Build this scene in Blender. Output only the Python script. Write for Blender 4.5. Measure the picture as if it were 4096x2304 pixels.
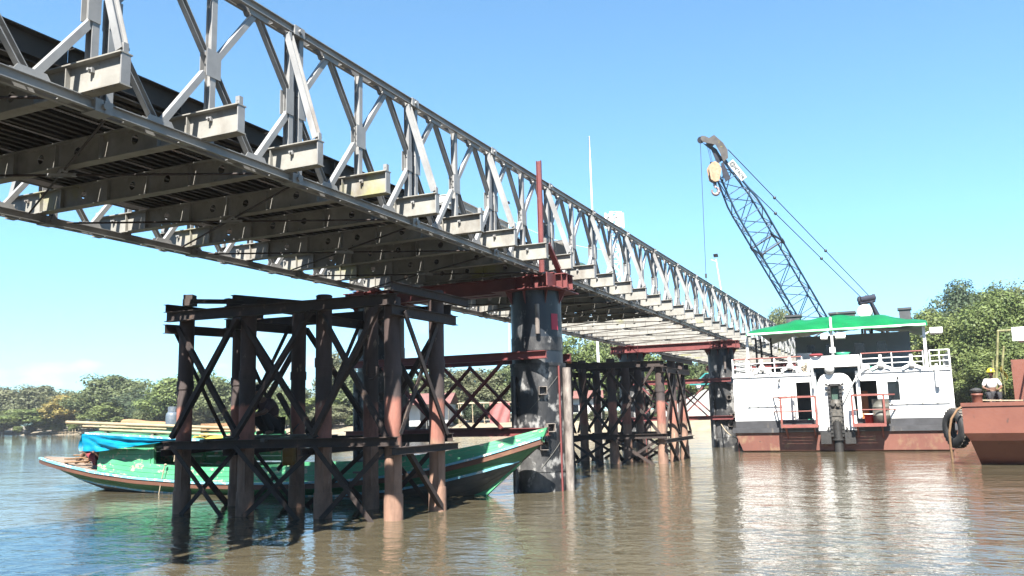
import bpy, math, random
from mathutils import Vector, Matrix, noise
R = math.radians
for o in list(bpy.data.objects): bpy.data.objects.remove(o)
S = bpy.context.scene
COL = S.collection
# ------------------------------------------------------------------ camera
F_PX, PITCH, ROLL, YAW = 3420.25, 0.146216, -0.025531, 0.427319      # focal length in pixels of the 4096 px photograph
CAM = Vector((-5.84356, -7.23936, 1.67275))
_fw = Vector((math.cos(PITCH)*math.cos(YAW), math.cos(PITCH)*math.sin(YAW), math.sin(PITCH)))
_r = Vector((math.sin(YAW), -math.cos(YAW), 0)); _u = _r.cross(_fw)
_r2 = _r*math.cos(ROLL)+_u*math.sin(ROLL); _u2 = -_r*math.sin(ROLL)+_u*math.cos(ROLL)
cd = bpy.data.cameras.new('camera'); cam = bpy.data.objects.new('camera', cd); COL.objects.link(cam)
cd.sensor_width = 36; cd.lens = F_PX/4096*36; cd.clip_end = 6000; cd.clip_start = .1
cam.matrix_world = Matrix(((_r2.x, _u2.x, -_fw.x, CAM.x), (_r2.y, _u2.y, -_fw.y, CAM.y), (_r2.z, _u2.z, -_fw.z, CAM.z), (0, 0, 0, 1)))
S.camera = cam
S.render.resolution_x, S.render.resolution_y = 1024, 576
# ------------------------------------------------------------------ light
SUN = Vector((-.78, -.22, 1)).normalized()           # towards the sun: behind the camera, high
SUN_EL, SUN_AZ = math.asin(SUN.z), math.atan2(SUN.x, SUN.y)
world = bpy.data.worlds.new('World'); S.world = world; world.use_nodes = True
wn, wl = world.node_tree.nodes, world.node_tree.links
wn.clear()
wo = wn.new('ShaderNodeOutputWorld'); wb = wn.new('ShaderNodeBackground'); sky = wn.new('ShaderNodeTexSky')
sky.sky_type = 'NISHITA'; sky.sun_disc = False; sky.sun_elevation = SUN_EL; sky.sun_rotation = SUN_AZ
sky.air_density = 1.0; sky.dust_density = .15; sky.ozone_density = 2.2; sky.altitude = 0
wb.inputs['Strength'].default_value = .052
# low fair-weather clouds along the whole horizon
tc = wn.new('ShaderNodeTexCoord'); sx = wn.new('ShaderNodeSeparateXYZ'); wl.new(tc.outputs['Generated'], sx.inputs[0])
mp = wn.new('ShaderNodeMapping'); mp.inputs['Scale'].default_value = (3.2, 3.2, 8.5); mp.inputs['Location'].default_value = (.35, 1.9, 0)
wl.new(tc.outputs['Generated'], mp.inputs[0])
cn = wn.new('ShaderNodeTexNoise'); cn.inputs['Scale'].default_value = 2.3; cn.inputs['Detail'].default_value = 9; cn.inputs['Roughness'].default_value = .55
wl.new(mp.outputs[0], cn.inputs['Vector'])
cr = wn.new('ShaderNodeValToRGB'); cr.color_ramp.elements[0].position = .53; cr.color_ramp.elements[1].position = .66
wl.new(cn.outputs['Fac'], cr.inputs[0])
el = wn.new('ShaderNodeMapRange'); el.inputs['From Min'].default_value = .125; el.inputs['From Max'].default_value = .06
wl.new(sx.outputs['Z'], el.inputs['Value'])
cm = wn.new('ShaderNodeMath'); cm.operation = 'MULTIPLY'; wl.new(cr.outputs[0], cm.inputs[0]); wl.new(el.outputs[0], cm.inputs[1])
hs = wn.new('ShaderNodeMix'); hs.data_type = 'RGBA'; hs.blend_type = 'MULTIPLY'; hs.inputs[0].default_value = 1; hs.inputs[7].default_value = (.84, 1.13, 1.10, 1); 
sp3 = wn.new('ShaderNodeSeparateColor'); cb3 = wn.new('ShaderNodeCombineColor'); wl.new(sky.outputs[0], sp3.inputs[0])
for ch, kk in ((0, .11), (1, .06), (2, .015)):                    # soft shoulder so that the horizon keeps its tint
    a1 = wn.new('ShaderNodeMath'); a1.operation = 'MULTIPLY_ADD'; a1.inputs[1].default_value = kk; a1.inputs[2].default_value = 1; wl.new(sp3.outputs[ch], a1.inputs[0])
    a2 = wn.new('ShaderNodeMath'); a2.operation = 'DIVIDE'; wl.new(sp3.outputs[ch], a2.inputs[0]); wl.new(a1.outputs[0], a2.inputs[1]); wl.new(a2.outputs[0], cb3.inputs[ch])
wl.new(cb3.outputs[0], hs.inputs[6])
mx = wn.new('ShaderNodeMix'); mx.data_type = 'RGBA'; wl.new(cm.outputs[0], mx.inputs[0]); wl.new(hs.outputs[2], mx.inputs[6])
mx.inputs[7].default_value = (4.2, 4.3, 4.5, 1)
wl.new(mx.outputs[2], wb.inputs[0]); wl.new(wb.outputs[0], wo.inputs[0])
sl = bpy.data.lights.new('sun', 'SUN'); sl.energy = 5.0; sl.angle = R(.53); sl.color = (1, .955, .88)
so = bpy.data.objects.new('sun', sl); COL.objects.link(so); so.rotation_euler = SUN.to_track_quat('Z', 'Y').to_euler(); so.location = (0, 0, 60)
vs = S.view_settings; vs.view_transform = 'Standard'; vs.look = 'None'; vs.gamma = 1; vs.exposure = 2.32; vs.use_curve_mapping = False
S.render.engine = 'CYCLES'
# ------------------------------------------------------------------ pixels to points
def ray(px, py): return _fw+_r2*((px-2048)/F_PX)+_u2*((1152-py)/F_PX)
def on(axis, v, px, py):
    d = ray(px, py); return CAM+d*((v-CAM[axis])/d[axis])
def dep(px, py, D): return CAM+ray(px, py)*D
# ------------------------------------------------------------------ materials
def nd(nt, t, **kw):
    n = nt.nodes.new(t)
    for k, v in kw.items(): setattr(n, k, v)
    return n
MATS = {}
ALB, PALE = .52, {'white_paint': .74, 'lamp_white': .74, 'banner': .8, 'pier_black': .62, 'wood_green': .68, 'wood_green_hull': .75, 'blue_tarp': .46, 'galv': .60, 'galv_dirty': .64, 'plaster': .62, 'wood_teal': .68, 'trestle': .80, 'pipe_pale': .64, 'crane_blue': .95, 'black_paint': .9, 'wood_brown': .42, 'shade_paint': .85, 'barge_red': .46}
def mat(name, ramp, scale=3, stretch=(1, 1, 1), rough=.6, metal=0, bump=.15, bscale=None, detail=6, over=None, bands=None, spec=.5, transl=0, island=0, objrand=0, coat=0, flake=None):
    """ramp: [(pos, rgb)] over world-space noise; over: (rgb, lo, hi, scale, stretch) blotches on top;
    bands: [(z, rgb)] colour bands by height; flake: (rgb, threshold, scale) peeling patches with crisp edges"""
    k_ = .70 if name.startswith('leaf') else PALE.get(name, ALB); sc_ = lambda c: tuple(v*k_ for v in c)
    ramp = [(p, sc_(c)) for p, c in ramp] if not bands else ramp
    if bands: bands = [(z, sc_(c)) for z, c in bands]
    if over: over = [(sc_(o[0]), *o[1:]) for o in over]
    if flake: flake = (sc_(flake[0]), *flake[1:])
    m = bpy.data.materials.new(name); m.use_nodes = True; nt = m.node_tree; b = nt.nodes['Principled BSDF']; L = nt.links.new
    g = nd(nt, 'ShaderNodeNewGeometry')
    def nz(sc, st, dt=detail, rg=.6):
        mpn = nd(nt, 'ShaderNodeMapping'); mpn.inputs['Scale'].default_value = st; L(g.outputs['Position'], mpn.inputs[0])
        n = nd(nt, 'ShaderNodeTexNoise'); n.inputs['Scale'].default_value = sc; n.inputs['Detail'].default_value = dt; n.inputs['Roughness'].default_value = rg
        L(mpn.outputs[0], n.inputs['Vector']); return n
    n = nz(scale, stretch)
    cr = nd(nt, 'ShaderNodeValToRGB'); e = cr.color_ramp.elements
    while len(e) < len(ramp): e.new(.5)
    for i, (p, c) in enumerate(ramp): e[i].position = p; e[i].color = (*c, 1)
    L(n.outputs['Fac'], cr.inputs[0]); col = cr.outputs[0]
    def mixin(fac, other):
        nonlocal col
        x = nd(nt, 'ShaderNodeMix', data_type='RGBA'); L(fac, x.inputs[0]); L(col, x.inputs[6])
        if isinstance(other, tuple): x.inputs[7].default_value = (*other, 1)
        else: L(other, x.inputs[7])
        col = x.outputs[2]
    if bands:
        sp = nd(nt, 'ShaderNodeSeparateXYZ'); L(g.outputs['Position'], sp.inputs[0])
        wob = nz(2.2, (1, 1, 1), 4); ma = nd(nt, 'ShaderNodeMath', operation='MULTIPLY_ADD'); L(wob.outputs['Fac'], ma.inputs[0]); ma.inputs[1].default_value = .35
        L(sp.outputs['Z'], ma.inputs[2])
        mr = nd(nt, 'ShaderNodeMapRange'); mr.inputs['From Max'].default_value = 6; L(ma.outputs[0], mr.inputs['Value'])
        c2 = nd(nt, 'ShaderNodeValToRGB'); c2.color_ramp.interpolation = 'LINEAR'; e = c2.color_ramp.elements
        pts = []
        for i, (z, c) in enumerate(bands):
            if i: pts.append((z-.04, bands[i-1][1]))
            pts.append((z+.04 if i else 0, c))
        while len(e) < len(pts): e.new(.5)
        for i, (z, c) in enumerate(pts): e[i].position = (z+.17)/6; e[i].color = (*c, 1)
        L(mr.outputs[0], c2.inputs[0])
        x = nd(nt, 'ShaderNodeMix', data_type='RGBA', blend_type='MULTIPLY'); x.inputs[0].default_value = 1; L(c2.outputs[0], x.inputs[6]); L(col, x.inputs[7]); col = x.outputs[2]
    if over:
        for (c, lo, hi, sc, st) in over:
            n2 = nz(sc, st); mr = nd(nt, 'ShaderNodeMapRange'); mr.inputs['From Min'].default_value = lo; mr.inputs['From Max'].default_value = hi
            L(n2.outputs['Fac'], mr.inputs['Value']); mixin(mr.outputs[0], c)
    if flake:
        c, th, sc = flake; n3 = nz(sc, (1, 1, 1.6), 8, .7); mr = nd(nt, 'ShaderNodeMapRange'); mr.inputs['From Min'].default_value = th; mr.inputs['From Max'].default_value = th+.025
        L(n3.outputs['Fac'], mr.inputs['Value']); mixin(mr.outputs[0], c)
    if island or objrand:
        h = nd(nt, 'ShaderNodeHueSaturation'); L(col, h.inputs['Color'])
        if island:
            mr = nd(nt, 'ShaderNodeMapRange'); mr.inputs['To Min'].default_value = 1-island; mr.inputs['To Max'].default_value = 1+island
            L(g.outputs['Random Per Island'], mr.inputs['Value']); L(mr.outputs[0], h.inputs['Value'])
        if objrand:
            oi = nd(nt, 'ShaderNodeObjectInfo'); mr = nd(nt, 'ShaderNodeMapRange'); mr.inputs['To Min'].default_value = .5-objrand*.1; mr.inputs['To Max'].default_value = .5+objrand*.1
            L(oi.outputs['Random'], mr.inputs['Value']); L(mr.outputs[0], h.inputs['Hue'])
        col = h.outputs[0]
    L(col, b.inputs['Base Color'])
    b.inputs['Roughness'].default_value = rough; b.inputs['Metallic'].default_value = metal; b.inputs['Specular IOR Level'].default_value = spec
    if coat: b.inputs['Coat Weight'].default_value = coat
    if bump:
        nb = nz(bscale or scale*4, stretch, 5); bp = nd(nt, 'ShaderNodeBump'); bp.inputs['Strength'].default_value = bump; bp.inputs['Distance'].default_value = .02
        L(nb.outputs['Fac'], bp.inputs['Height']); L(bp.outputs[0], b.inputs['Normal'])
    if transl:
        t = nd(nt, 'ShaderNodeBsdfTranslucent'); L(col, t.inputs[0]); ms = nd(nt, 'ShaderNodeMixShader'); ms.inputs[0].default_value = transl
        L(b.outputs[0], ms.inputs[1]); L(t.outputs[0], ms.inputs[2]); L(ms.outputs[0], nt.nodes['Material Output'].inputs[0])
    MATS[name] = m; return m
def g3(v): return (v, v, v)
mat('galv', [(.3, (.25, .25, .25)), (.6, (.35, .35, .345)), (.8, (.42, .41, .39))], 2.4, rough=.55, metal=.15, bump=.12, over=[((.17, .125, .09), .60, .80, 1.3, (1, 1, .5))])
mat('galv_dirty', [(.3, (.215, .207, .185)), (.6, (.31, .30, .27)), (.8, (.37, .36, .325))], 3, rough=.65, metal=.0, bump=.15, over=[((.13, .10, .075), .56, .80, 2.2, (1, 1, .5)), ((.30, .29, .09), .60, .72, .55, (1, 1, 1))])
mat('deck_steel', [(.3, (.030, .026, .023)), (.7, (.062, .053, .045))], 3, rough=.7, bump=.2, over=[((.08, .05, .032), .55, .75, 1.5, (1, 1, 1))])
mat('red_oxide', [(.3, (.17, .036, .038)), (.7, (.25, .062, .058))], 3, rough=.55, bump=.15, over=[((.10, .026, .028), .6, .8, 2, (1, 1, .4)), ((.30, .14, .11), .66, .8, 5, (1, 1, 1))])
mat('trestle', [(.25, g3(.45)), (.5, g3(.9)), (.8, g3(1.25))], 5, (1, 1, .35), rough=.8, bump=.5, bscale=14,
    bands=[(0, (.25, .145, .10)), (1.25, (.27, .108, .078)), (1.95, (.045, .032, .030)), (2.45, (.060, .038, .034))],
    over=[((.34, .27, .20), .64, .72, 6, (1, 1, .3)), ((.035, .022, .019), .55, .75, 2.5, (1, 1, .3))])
mat('rust_beam', [(.3, (.026, .018, .016)), (.7, (.06, .037, .03))], 4, rough=.8, bump=.4, over=[((.17, .10, .06), .62, .76, 5, (1, 1, 1))])
mat('pier_black', [(.3, (.006, .007, .009)), (.7, (.018, .019, .022))], 2, (1, 1, .6), rough=.55, bump=.5, bscale=10, over=[((.10, .098, .096), .46, .62, 1.5, (1, 1, .6)), ((.30, .295, .285), .55, .64, 3.6, (1, 1, .7)), ((.006, .007, .009), .58, .66, 2.2, (1, 1, .4))])
mat('pier_navy', [(.3, (.009, .015, .025)), (.7, (.016, .025, .038))], 2, rough=.45, bump=.2, over=[((.13, .13, .13), .55, .63, 1.7, (1, 1, .45)), ((.20, .20, .19), .64, .70, 5, (1, 1, .6))])
mat('pipe_pale', [(.3, (.06, .045, .04)), (.5, (.20, .17, .15)), (.75, (.36, .32, .28))], 7, (1, 1, .35), rough=.8, bump=.4)
mat('flag_red', [(.3, (.55, .02, .06)), (.7, (.65, .03, .08))], 3, rough=.6, bump=.05)
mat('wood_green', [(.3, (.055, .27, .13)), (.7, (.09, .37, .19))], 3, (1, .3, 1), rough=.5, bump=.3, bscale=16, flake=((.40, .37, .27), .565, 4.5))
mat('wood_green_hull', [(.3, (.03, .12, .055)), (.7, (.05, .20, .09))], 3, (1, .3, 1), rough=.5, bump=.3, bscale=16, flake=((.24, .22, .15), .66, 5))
mat('wood_teal', [(.3, (.10, .32, .42)), (.7, (.22, .50, .60))], 4, (1, .3, 1), rough=.5, bump=.25, bscale=16, flake=((.70, .68, .60), .55, 5))
mat('wood_brown', [(.3, (.13, .05, .032)), (.7, (.24, .10, .055))], 4, (1, .2, 1), rough=.65, bump=.35, bscale=16, over=[((.36, .20, .10), .6, .75, 4, (1, .3, 1))])
mat('wood_grey', [(.3, (.10, .095, .085)), (.7, (.20, .185, .16))], 4, (1, .2, 1), rough=.8, bump=.35, bscale=16)
mat('wood_deck', [(.3, (.22, .155, .11)), (.7, (.36, .27, .20))], 5, (1, .2, 1), rough=.8, bump=.35, bscale=16)
mat('blue_tarp', [(.3, (.0, .26, .48)), (.7, (.0, .38, .62))], 2, rough=.35, bump=.25, bscale=9, transl=.2)
mat('green_tarp', [(.3, (.0, .17, .04)), (.7, (.004, .27, .07))], 2, rough=.38, bump=.6, bscale=6, transl=.10, over=[((.25, .50, .33), .66, .8, 9, (1, 1, 1))])
mat('red_tarp', [(.3, (.42, .13, .13)), (.7, (.56, .22, .20))], 1.5, rough=.6, bump=.5, bscale=3, transl=.2)
mat('bamboo', [(.3, (.33, .25, .15)), (.7, (.48, .39, .26))], 6, (1, .2, 1), rough=.5, bump=.15)
mat('bamboo_green', [(.3, (.22, .22, .10)), (.7, (.36, .34, .15))], 6, rough=.5, bump=.15)
mat('log_bark', [(.3, (.24, .13, .07)), (.7, (.44, .26, .13))], 5, (1, .3, 1), rough=.8, bump=.5)
mat('white_paint', [(.3, (.74, .74, .73)), (.7, (.82, .82, .80))], 1.5, rough=.45, bump=.06, over=[((.30, .24, .17), .62, .80, 1.1, (1, 1, .35)), ((.16, .095, .055), .66, .80, 3.2, (1, 1, .12))])
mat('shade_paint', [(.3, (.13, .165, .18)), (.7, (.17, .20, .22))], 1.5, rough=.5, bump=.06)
mat('black_paint', [(.3, (.02, .02, .022)), (.7, (.045, .045, .05))], 2, rough=.55, bump=.15, over=[((.15, .125, .10), .60, .78, 2.5, (1, 1, .2))])
mat('hull_red', [(.3, (.17, .06, .043)), (.7, (.25, .095, .066))], 1.6, (1, 1, .4), rough=.6, bump=.25, over=[((.30, .19, .11), .56, .72, 2.6, (1, 1, .7)), ((.15, .05, .035), .62, .76, 3.4, (1, .6, 1.6))])
mat('barge_red', [(.3, (.22, .068, .042)), (.7, (.28, .095, .058))], 1.4, rough=.6, bump=.2, over=[((.14, .045, .034), .58, .8, 1.6, (1, 1, .5)), ((.05, .032, .026), .64, .74, 4, (1, 1, .5))])
mat('platform_red', [(.3, (.25, .065, .055)), (.7, (.34, .105, .08))], 4, rough=.6, bump=.2, over=[((.20, .08, .045), .58, .72, 5, (1, 1, 1))])
mat('dark_metal', [(.3, (.014, .014, .014)), (.7, (.038, .035, .033))], 5, rough=.6, bump=.3)
mat('engine', [(.3, (.03, .03, .028)), (.5, (.10, .09, .075)), (.8, (.20, .18, .15))], 8, rough=.6, bump=.5)
mat('engine_green', [(.3, (.03, .075, .055)), (.7, (.06, .12, .09))], 5, rough=.5, bump=.3)
mat('glass_dark', [(.3, (.006, .008, .011)), (.7, (.012, .015, .02))], 1, rough=.12, bump=0)
mat('crane_blue', [(.3, (.016, .04, .075)), (.7, (.034, .066, .11))], 3, rough=.45, bump=.1)
mat('crane_dark', [(.3, (.02, .022, .035)), (.7, (.05, .05, .07))], 3, rough=.5, bump=.2)
mat('crane_grey', [(.3, (.075, .065, .062)), (.7, (.15, .135, .125))], 4, rough=.55, bump=.2, over=[((.30, .26, .07), .62, .7, 5, (1, 1, 1))])
mat('hook_paint', [(.3, (.38, .22, .12)), (.7, (.52, .36, .23))], 5, rough=.55, bump=.2, over=[((.12, .07, .05), .6, .72, 7, (1, 1, 1))])
mat('hook_steel', [(.3, (.30, .22, .22)), (.7, (.42, .33, .33))], 5, rough=.45, metal=.4, bump=.1)
mat('cable', [(.3, g3(.04)), (.7, g3(.08))], 5, rough=.6, bump=0)
mat('rope', [(.3, (.36, .28, .18)), (.7, (.52, .44, .32))], 20, rough=.9, bump=.4)
mat('rope_brown', [(.3, (.20, .11, .055)), (.7, (.32, .19, .10))], 20, rough=.9, bump=.4)
mat('rubber', [(.3, (.02, .02, .022)), (.7, (.05, .047, .045))], 6, rough=.8, bump=.3)
mat('rubber_worn', [(.3, (.10, .085, .07)), (.7, (.22, .19, .15))], 6, rough=.9, bump=.4)
mat('lamp_white', [(.3, (.72, .72, .70)), (.7, (.80, .80, .78))], 2, rough=.4, bump=.05)
mat('pale_steel', [(.3, (.52, .52, .50)), (.7, (.64, .64, .62))], 2, rough=.5, bump=.05)
mat('bark', [(.3, (.07, .055, .04)), (.7, (.17, .14, .11))], 5, (1, 1, .3), rough=.9, bump=.5)
for nm, a, c in (('leaf_green', (.085, .110, .045), (.165, .195, .085)), ('leaf_dark', (.050, .080, .045), (.105, .140, .072)), ('leaf_olive', (.105, .118, .062), (.185, .195, .105)), ('leaf_yellow', (.19, .145, .040), (.30, .23, .07)), ('leaf_lush', (.095, .135, .040), (.190, .230, .075))):
    mat(nm, [(.3, a), (.7, c)], .55, rough=.55, bump=0, transl=.35, island=.34, objrand=.10, spec=.25)
mat('ground', [(.3, (.16, .13, .085)), (.55, (.25, .205, .14)), (.75, (.12, .135, .05))], .5, rough=.95, bump=.6, bscale=3)
mat('sand', [(.3, (.26, .21, .14)), (.7, (.38, .32, .22))], .9, rough=.95, bump=.5, bscale=5)
mat('concrete', [(.3, (.42, .41, .39)), (.7, (.54, .53, .51))], .8, rough=.85, bump=.15)
mat('plaster', [(.3, (.60, .60, .57)), (.7, (.74, .74, .72))], .8, rough=.8, bump=.1)
mat('tin_red', [(.3, (.20, .085, .07)), (.7, (.30, .14, .12))], 1, rough=.6, bump=.2)
mat('car_teal', [(.3, (.05, .30, .30)), (.7, (.06, .35, .34))], 1, rough=.25, bump=0, coat=.6)
mat('skin', [(.3, (.17, .085, .055)), (.7, (.24, .125, .08))], 8, rough=.55, bump=.05)
mat('shirt_plum', [(.3, (.08, .045, .05)), (.7, (.13, .075, .08))], 6, rough=.9, bump=.3)
mat('shirt_white', [(.3, (.62, .60, .58)), (.7, (.72, .71, .69))], 6, rough=.9, bump=.3)
mat('trousers', [(.3, (.018, .018, .022)), (.7, (.035, .035, .042))], 6, rough=.9, bump=.2)
mat('shorts_maroon', [(.3, (.25, .03, .04)), (.7, (.33, .05, .06))], 6, rough=.9, bump=.2)
mat('hair', [(.3, (.008, .007, .006)), (.7, (.016, .013, .011))], 8, rough=.6, bump=.2)
mat('helmet', [(.3, (.75, .62, .02)), (.7, (.82, .70, .04))], 3, rough=.3, bump=0)
mat('jerrycan', [(.3, (.34, .17, .03)), (.7, (.44, .24, .05))], 4, rough=.45, bump=.1)
mat('plastic_red', [(.3, (.55, .02, .02)), (.7, (.62, .03, .03))], 3, rough=.35, bump=0)
mat('plastic_green', [(.3, (.03, .33, .18)), (.7, (.05, .42, .24))], 3, rough=.4, bump=0)
mat('orange', [(.3, (.70, .16, .03)), (.7, (.78, .22, .05))], 3, rough=.5, bump=0)
mat('drum_grey', [(.3, (.12, .12, .10)), (.7, (.22, .21, .18))], 4, rough=.6, bump=.2, over=[((.2, .1, .05), .6, .75, 6, (1, 1, 1))])
mat('gas_paint', [(.3, (.06, .085, .12)), (.5, (.12, .155, .20)), (.8, (.24, .27, .30))], 7, rough=.5, bump=.2, over=[((.22, .40, .16), .60, .68, 5, (1, 1, 2))])
mat('ink', [(.3, (.04, .04, .05)), (.7, (.05, .05, .06))], 2, rough=.6, bump=0)
mat('banner', [(.3, (.80, .80, .78)), (.7, (.86, .86, .84))], 2, rough=.6, bump=.1)
mat('yellow_cloth', [(.3, (.62, .46, .06)), (.7, (.72, .56, .12))], 4, rough=.9, bump=.2, transl=.3)
# ------------------------------------------------------------------ mesh builder
def V(*a): return Vector(a)
class MB:
    def __init__(s): s.v = []; s.f = []; s.sm = []; s.mi = []; s.cur = 0
    def add(s, vs, fs, smooth=False):
        o = len(s.v); s.v += [tuple(p) for p in vs]
        for f in fs: s.f.append([i+o for i in f]); s.sm.append(smooth); s.mi.append(s.cur)
        return s
    def hexa(s, p): return s.add(p, [(0, 3, 2, 1), (4, 5, 6, 7), (0, 1, 5, 4), (1, 2, 6, 5), (2, 3, 7, 6), (3, 0, 4, 7)])
    def box(s, c, d, rot=None):
        c = Vector(c); x, y, z = d[0]/2, d[1]/2, d[2]/2
        p = [V(-x, -y, -z), V(x, -y, -z), V(x, y, -z), V(-x, y, -z), V(-x, -y, z), V(x, -y, z), V(x, y, z), V(-x, y, z)]
        return s.hexa([c+(rot@q if rot else q) for q in p])
    def b2(s, a, b): return s.box([(a[i]+b[i])/2 for i in range(3)], [abs(b[i]-a[i]) for i in range(3)])
    def frame(s, a, b, up):
        a, b = Vector(a), Vector(b); d = (b-a).normalized(); up = Vector(up)
        sd = d.cross(up)
        if sd.length < 1e-4: sd = d.cross(V(1, 0, 0))
        sd.normalize(); return a, b, d, sd, sd.cross(d)
    def prof(s, a, b, pr, up=(0, 0, 1)):
        """sweep a closed section [(side, up)] from a to b"""
        a, b, d, sd, u = s.frame(a, b, up); n = len(pr)
        vs = [a+sd*x+u*y for x, y in pr]+[b+sd*x+u*y for x, y in pr]
        fs = [(i, (i+1) % n, (i+1) % n+n, i+n) for i in range(n)]+[tuple(range(n-1, -1, -1)), tuple(range(n, 2*n))]
        return s.add(vs, fs)
    def bar(s, a, b, w, h, up=(0, 0, 1)): return s.prof(a, b, [(-w/2, -h/2), (w/2, -h/2), (w/2, h/2), (-w/2, h/2)], up)
    def ibeam(s, a, b, H, W, tf=.02, tw=.015, up=(0, 0, 1)):
        h, w, t = H/2, W/2, tw/2
        return s.prof(a, b, [(-w, -h), (w, -h), (w, -h+tf), (t, -h+tf), (t, h-tf), (w, h-tf), (w, h), (-w, h), (-w, h-tf), (-t, h-tf), (-t, -h+tf), (-w, -h+tf)], up)
    def chan(s, a, b, H, W, t=.012, up=(0, 0, 1), flip=1):
        h = H/2; pr = [(0, -h), (W, -h), (W, -h+t), (t, -h+t), (t, h-t), (W, h-t), (W, h), (0, h)]
        if flip < 0: pr = [(-x, y) for x, y in reversed(pr)]
        return s.prof(a, b, pr, up)
    def ang(s, a, b, W, t=.012, up=(0, 0, 1), flip=1):
        pr = [(0, 0), (W, 0), (W, t), (t, t), (t, W), (0, W)]
        if flip < 0: pr = [(-x, y) for x, y in reversed(pr)]
        return s.prof(a, b, pr, up)
    def tube(s, a, b, r0, r1=None, n=12, cap=True, smooth=True):
        r1 = r0 if r1 is None else r1; a, b, d, sd, u = s.frame(a, b, (0, 0, 1) if abs((Vector(b)-Vector(a)).normalized().z) < .95 else (0, 1, 0))
        q = [(math.cos(2*math.pi*i/n), math.sin(2*math.pi*i/n)) for i in range(n)]
        vs = [a+(sd*x+u*y)*r0 for x, y in q]+[b+(sd*x+u*y)*r1 for x, y in q]
        s.add(vs, [(i, (i+1) % n, (i+1) % n+n, i+n) for i in range(n)], smooth)
        if cap:
            s.add(vs[:n], [tuple(range(n-1, -1, -1))]); s.add(vs[n:], [tuple(range(n))])
        return s
    def path(s, pts, r, n=6):
        pts = [Vector(p) for p in pts]; rings = []
        for i, p in enumerate(pts):
            d = (pts[min(i+1, len(pts)-1)]-pts[max(i-1, 0)]).normalized()
            up = V(0, 0, 1) if abs(d.z) < .9 else V(0, 1, 0); sd = d.cross(up).normalized(); u = sd.cross(d)
            rr = r[i] if isinstance(r, (list, tuple)) else r
            rings.append([p+(sd*math.cos(2*math.pi*k/n)+u*math.sin(2*math.pi*k/n))*rr for k in range(n)])
        vs = [q for g in rings for q in g]; fs = []
        for i in range(len(pts)-1):
            for k in range(n): fs.append((i*n+k, i*n+(k+1) % n, (i+1)*n+(k+1) % n, (i+1)*n+k))
        s.add(vs, fs, True); s.add(rings[0], [tuple(range(n-1, -1, -1))]); s.add(rings[-1], [tuple(range(n))]); return s
    def prism(s, poly, vec):
        n = len(poly); vec = Vector(vec); p = [Vector(q) for q in poly]; vs = p+[q+vec for q in p]
        return s.add(vs, [tuple(range(n-1, -1, -1)), tuple(range(n, 2*n))]+[(i, (i+1) % n, (i+1) % n+n, i+n) for i in range(n)])
    def lathe(s, prof, c=(0, 0, 0), n=20, smooth=True):
        c = Vector(c); vs = []; fs = []
        for r, z in prof:
            for k in range(n): vs.append(c+V(r*math.cos(2*math.pi*k/n), r*math.sin(2*math.pi*k/n), z))
        for i in range(len(prof)-1):
            for k in range(n): fs.append((i*n+k, i*n+(k+1) % n, (i+1)*n+(k+1) % n, (i+1)*n+k))
        return s.add(vs, fs, smooth)
    def grid(s, rows, smooth=True, thick=0):
        """surface through rows of points, with thickness if given"""
        m, n = len(rows), len(rows[0]); P = [[Vector(p) for p in r] for r in rows]
        def idx(i, j): return i*n+j
        fs = [(idx(i, j), idx(i, j+1), idx(i+1, j+1), idx(i+1, j)) for i in range(m-1) for j in range(n-1)]
        s.add([p for r in P for p in r], fs, smooth)
        if thick:
            Q = []
            for i in range(m):
                for j in range(n):
                    a = P[min(i+1, m-1)][j]-P[max(i-1, 0)][j]; b = P[i][min(j+1, n-1)]-P[i][max(j-1, 0)]
                    nn = b.cross(a); nn = nn.normalized() if nn.length > 1e-9 else V(0, 0, 1); Q.append(P[i][j]+nn*thick)
            s.add(Q, [tuple(reversed(f)) for f in fs], smooth)
            flat = [p for r in P for p in r]
            ring = [idx(0, j) for j in range(n)]+[idx(i, n-1) for i in range(1, m)]+[idx(m-1, j) for j in range(n-2, -1, -1)]+[idx(i, 0) for i in range(m-2, 0, -1)]
            for a, b in zip(ring, ring[1:]+ring[:1]): s.add([flat[a], flat[b], Q[b], Q[a]], [(0, 1, 2, 3)])
        return s
    def mesh(s, name, *mats):
        me = bpy.data.meshes.new(name); me.from_pydata(s.v, [], s.f)
        for m in mats: me.materials.append(MATS[m])
        me.polygons.foreach_set('use_smooth', s.sm)
        if len(mats) > 1: me.polygons.foreach_set('material_index', s.mi)
        me.update(); return me
def ob(name, me, parent=None, loc=(0, 0, 0), rot=(0, 0, 0), **props):
    o = bpy.data.objects.new(name, me); COL.objects.link(o); o.location = loc; o.rotation_euler = rot
    if parent: o.parent = parent
    for k, v in props.items(): o[k] = v
    return o
def thing(name, label, cat, loc=(0, 0, 0), rot=(0, 0, 0), group=None, me=None):
    o = ob(name, me, None, loc, rot, label=label, category=cat)
    if group: o['group'] = group
    return o
def part(name, mb, mats, parent, loc=(0, 0, 0), rot=(0, 0, 0), **kw):
    return ob(name, mb.mesh(name, *([mats] if isinstance(mats, str) else mats)), parent, loc, rot, **kw)
def single(name, label, cat, mb, mats, loc=(0, 0, 0), rot=(0, 0, 0), group=None):
    return thing(name, label, cat, loc, rot, group, mb.mesh(name, *([mats] if isinstance(mats, str) else mats)))
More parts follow.
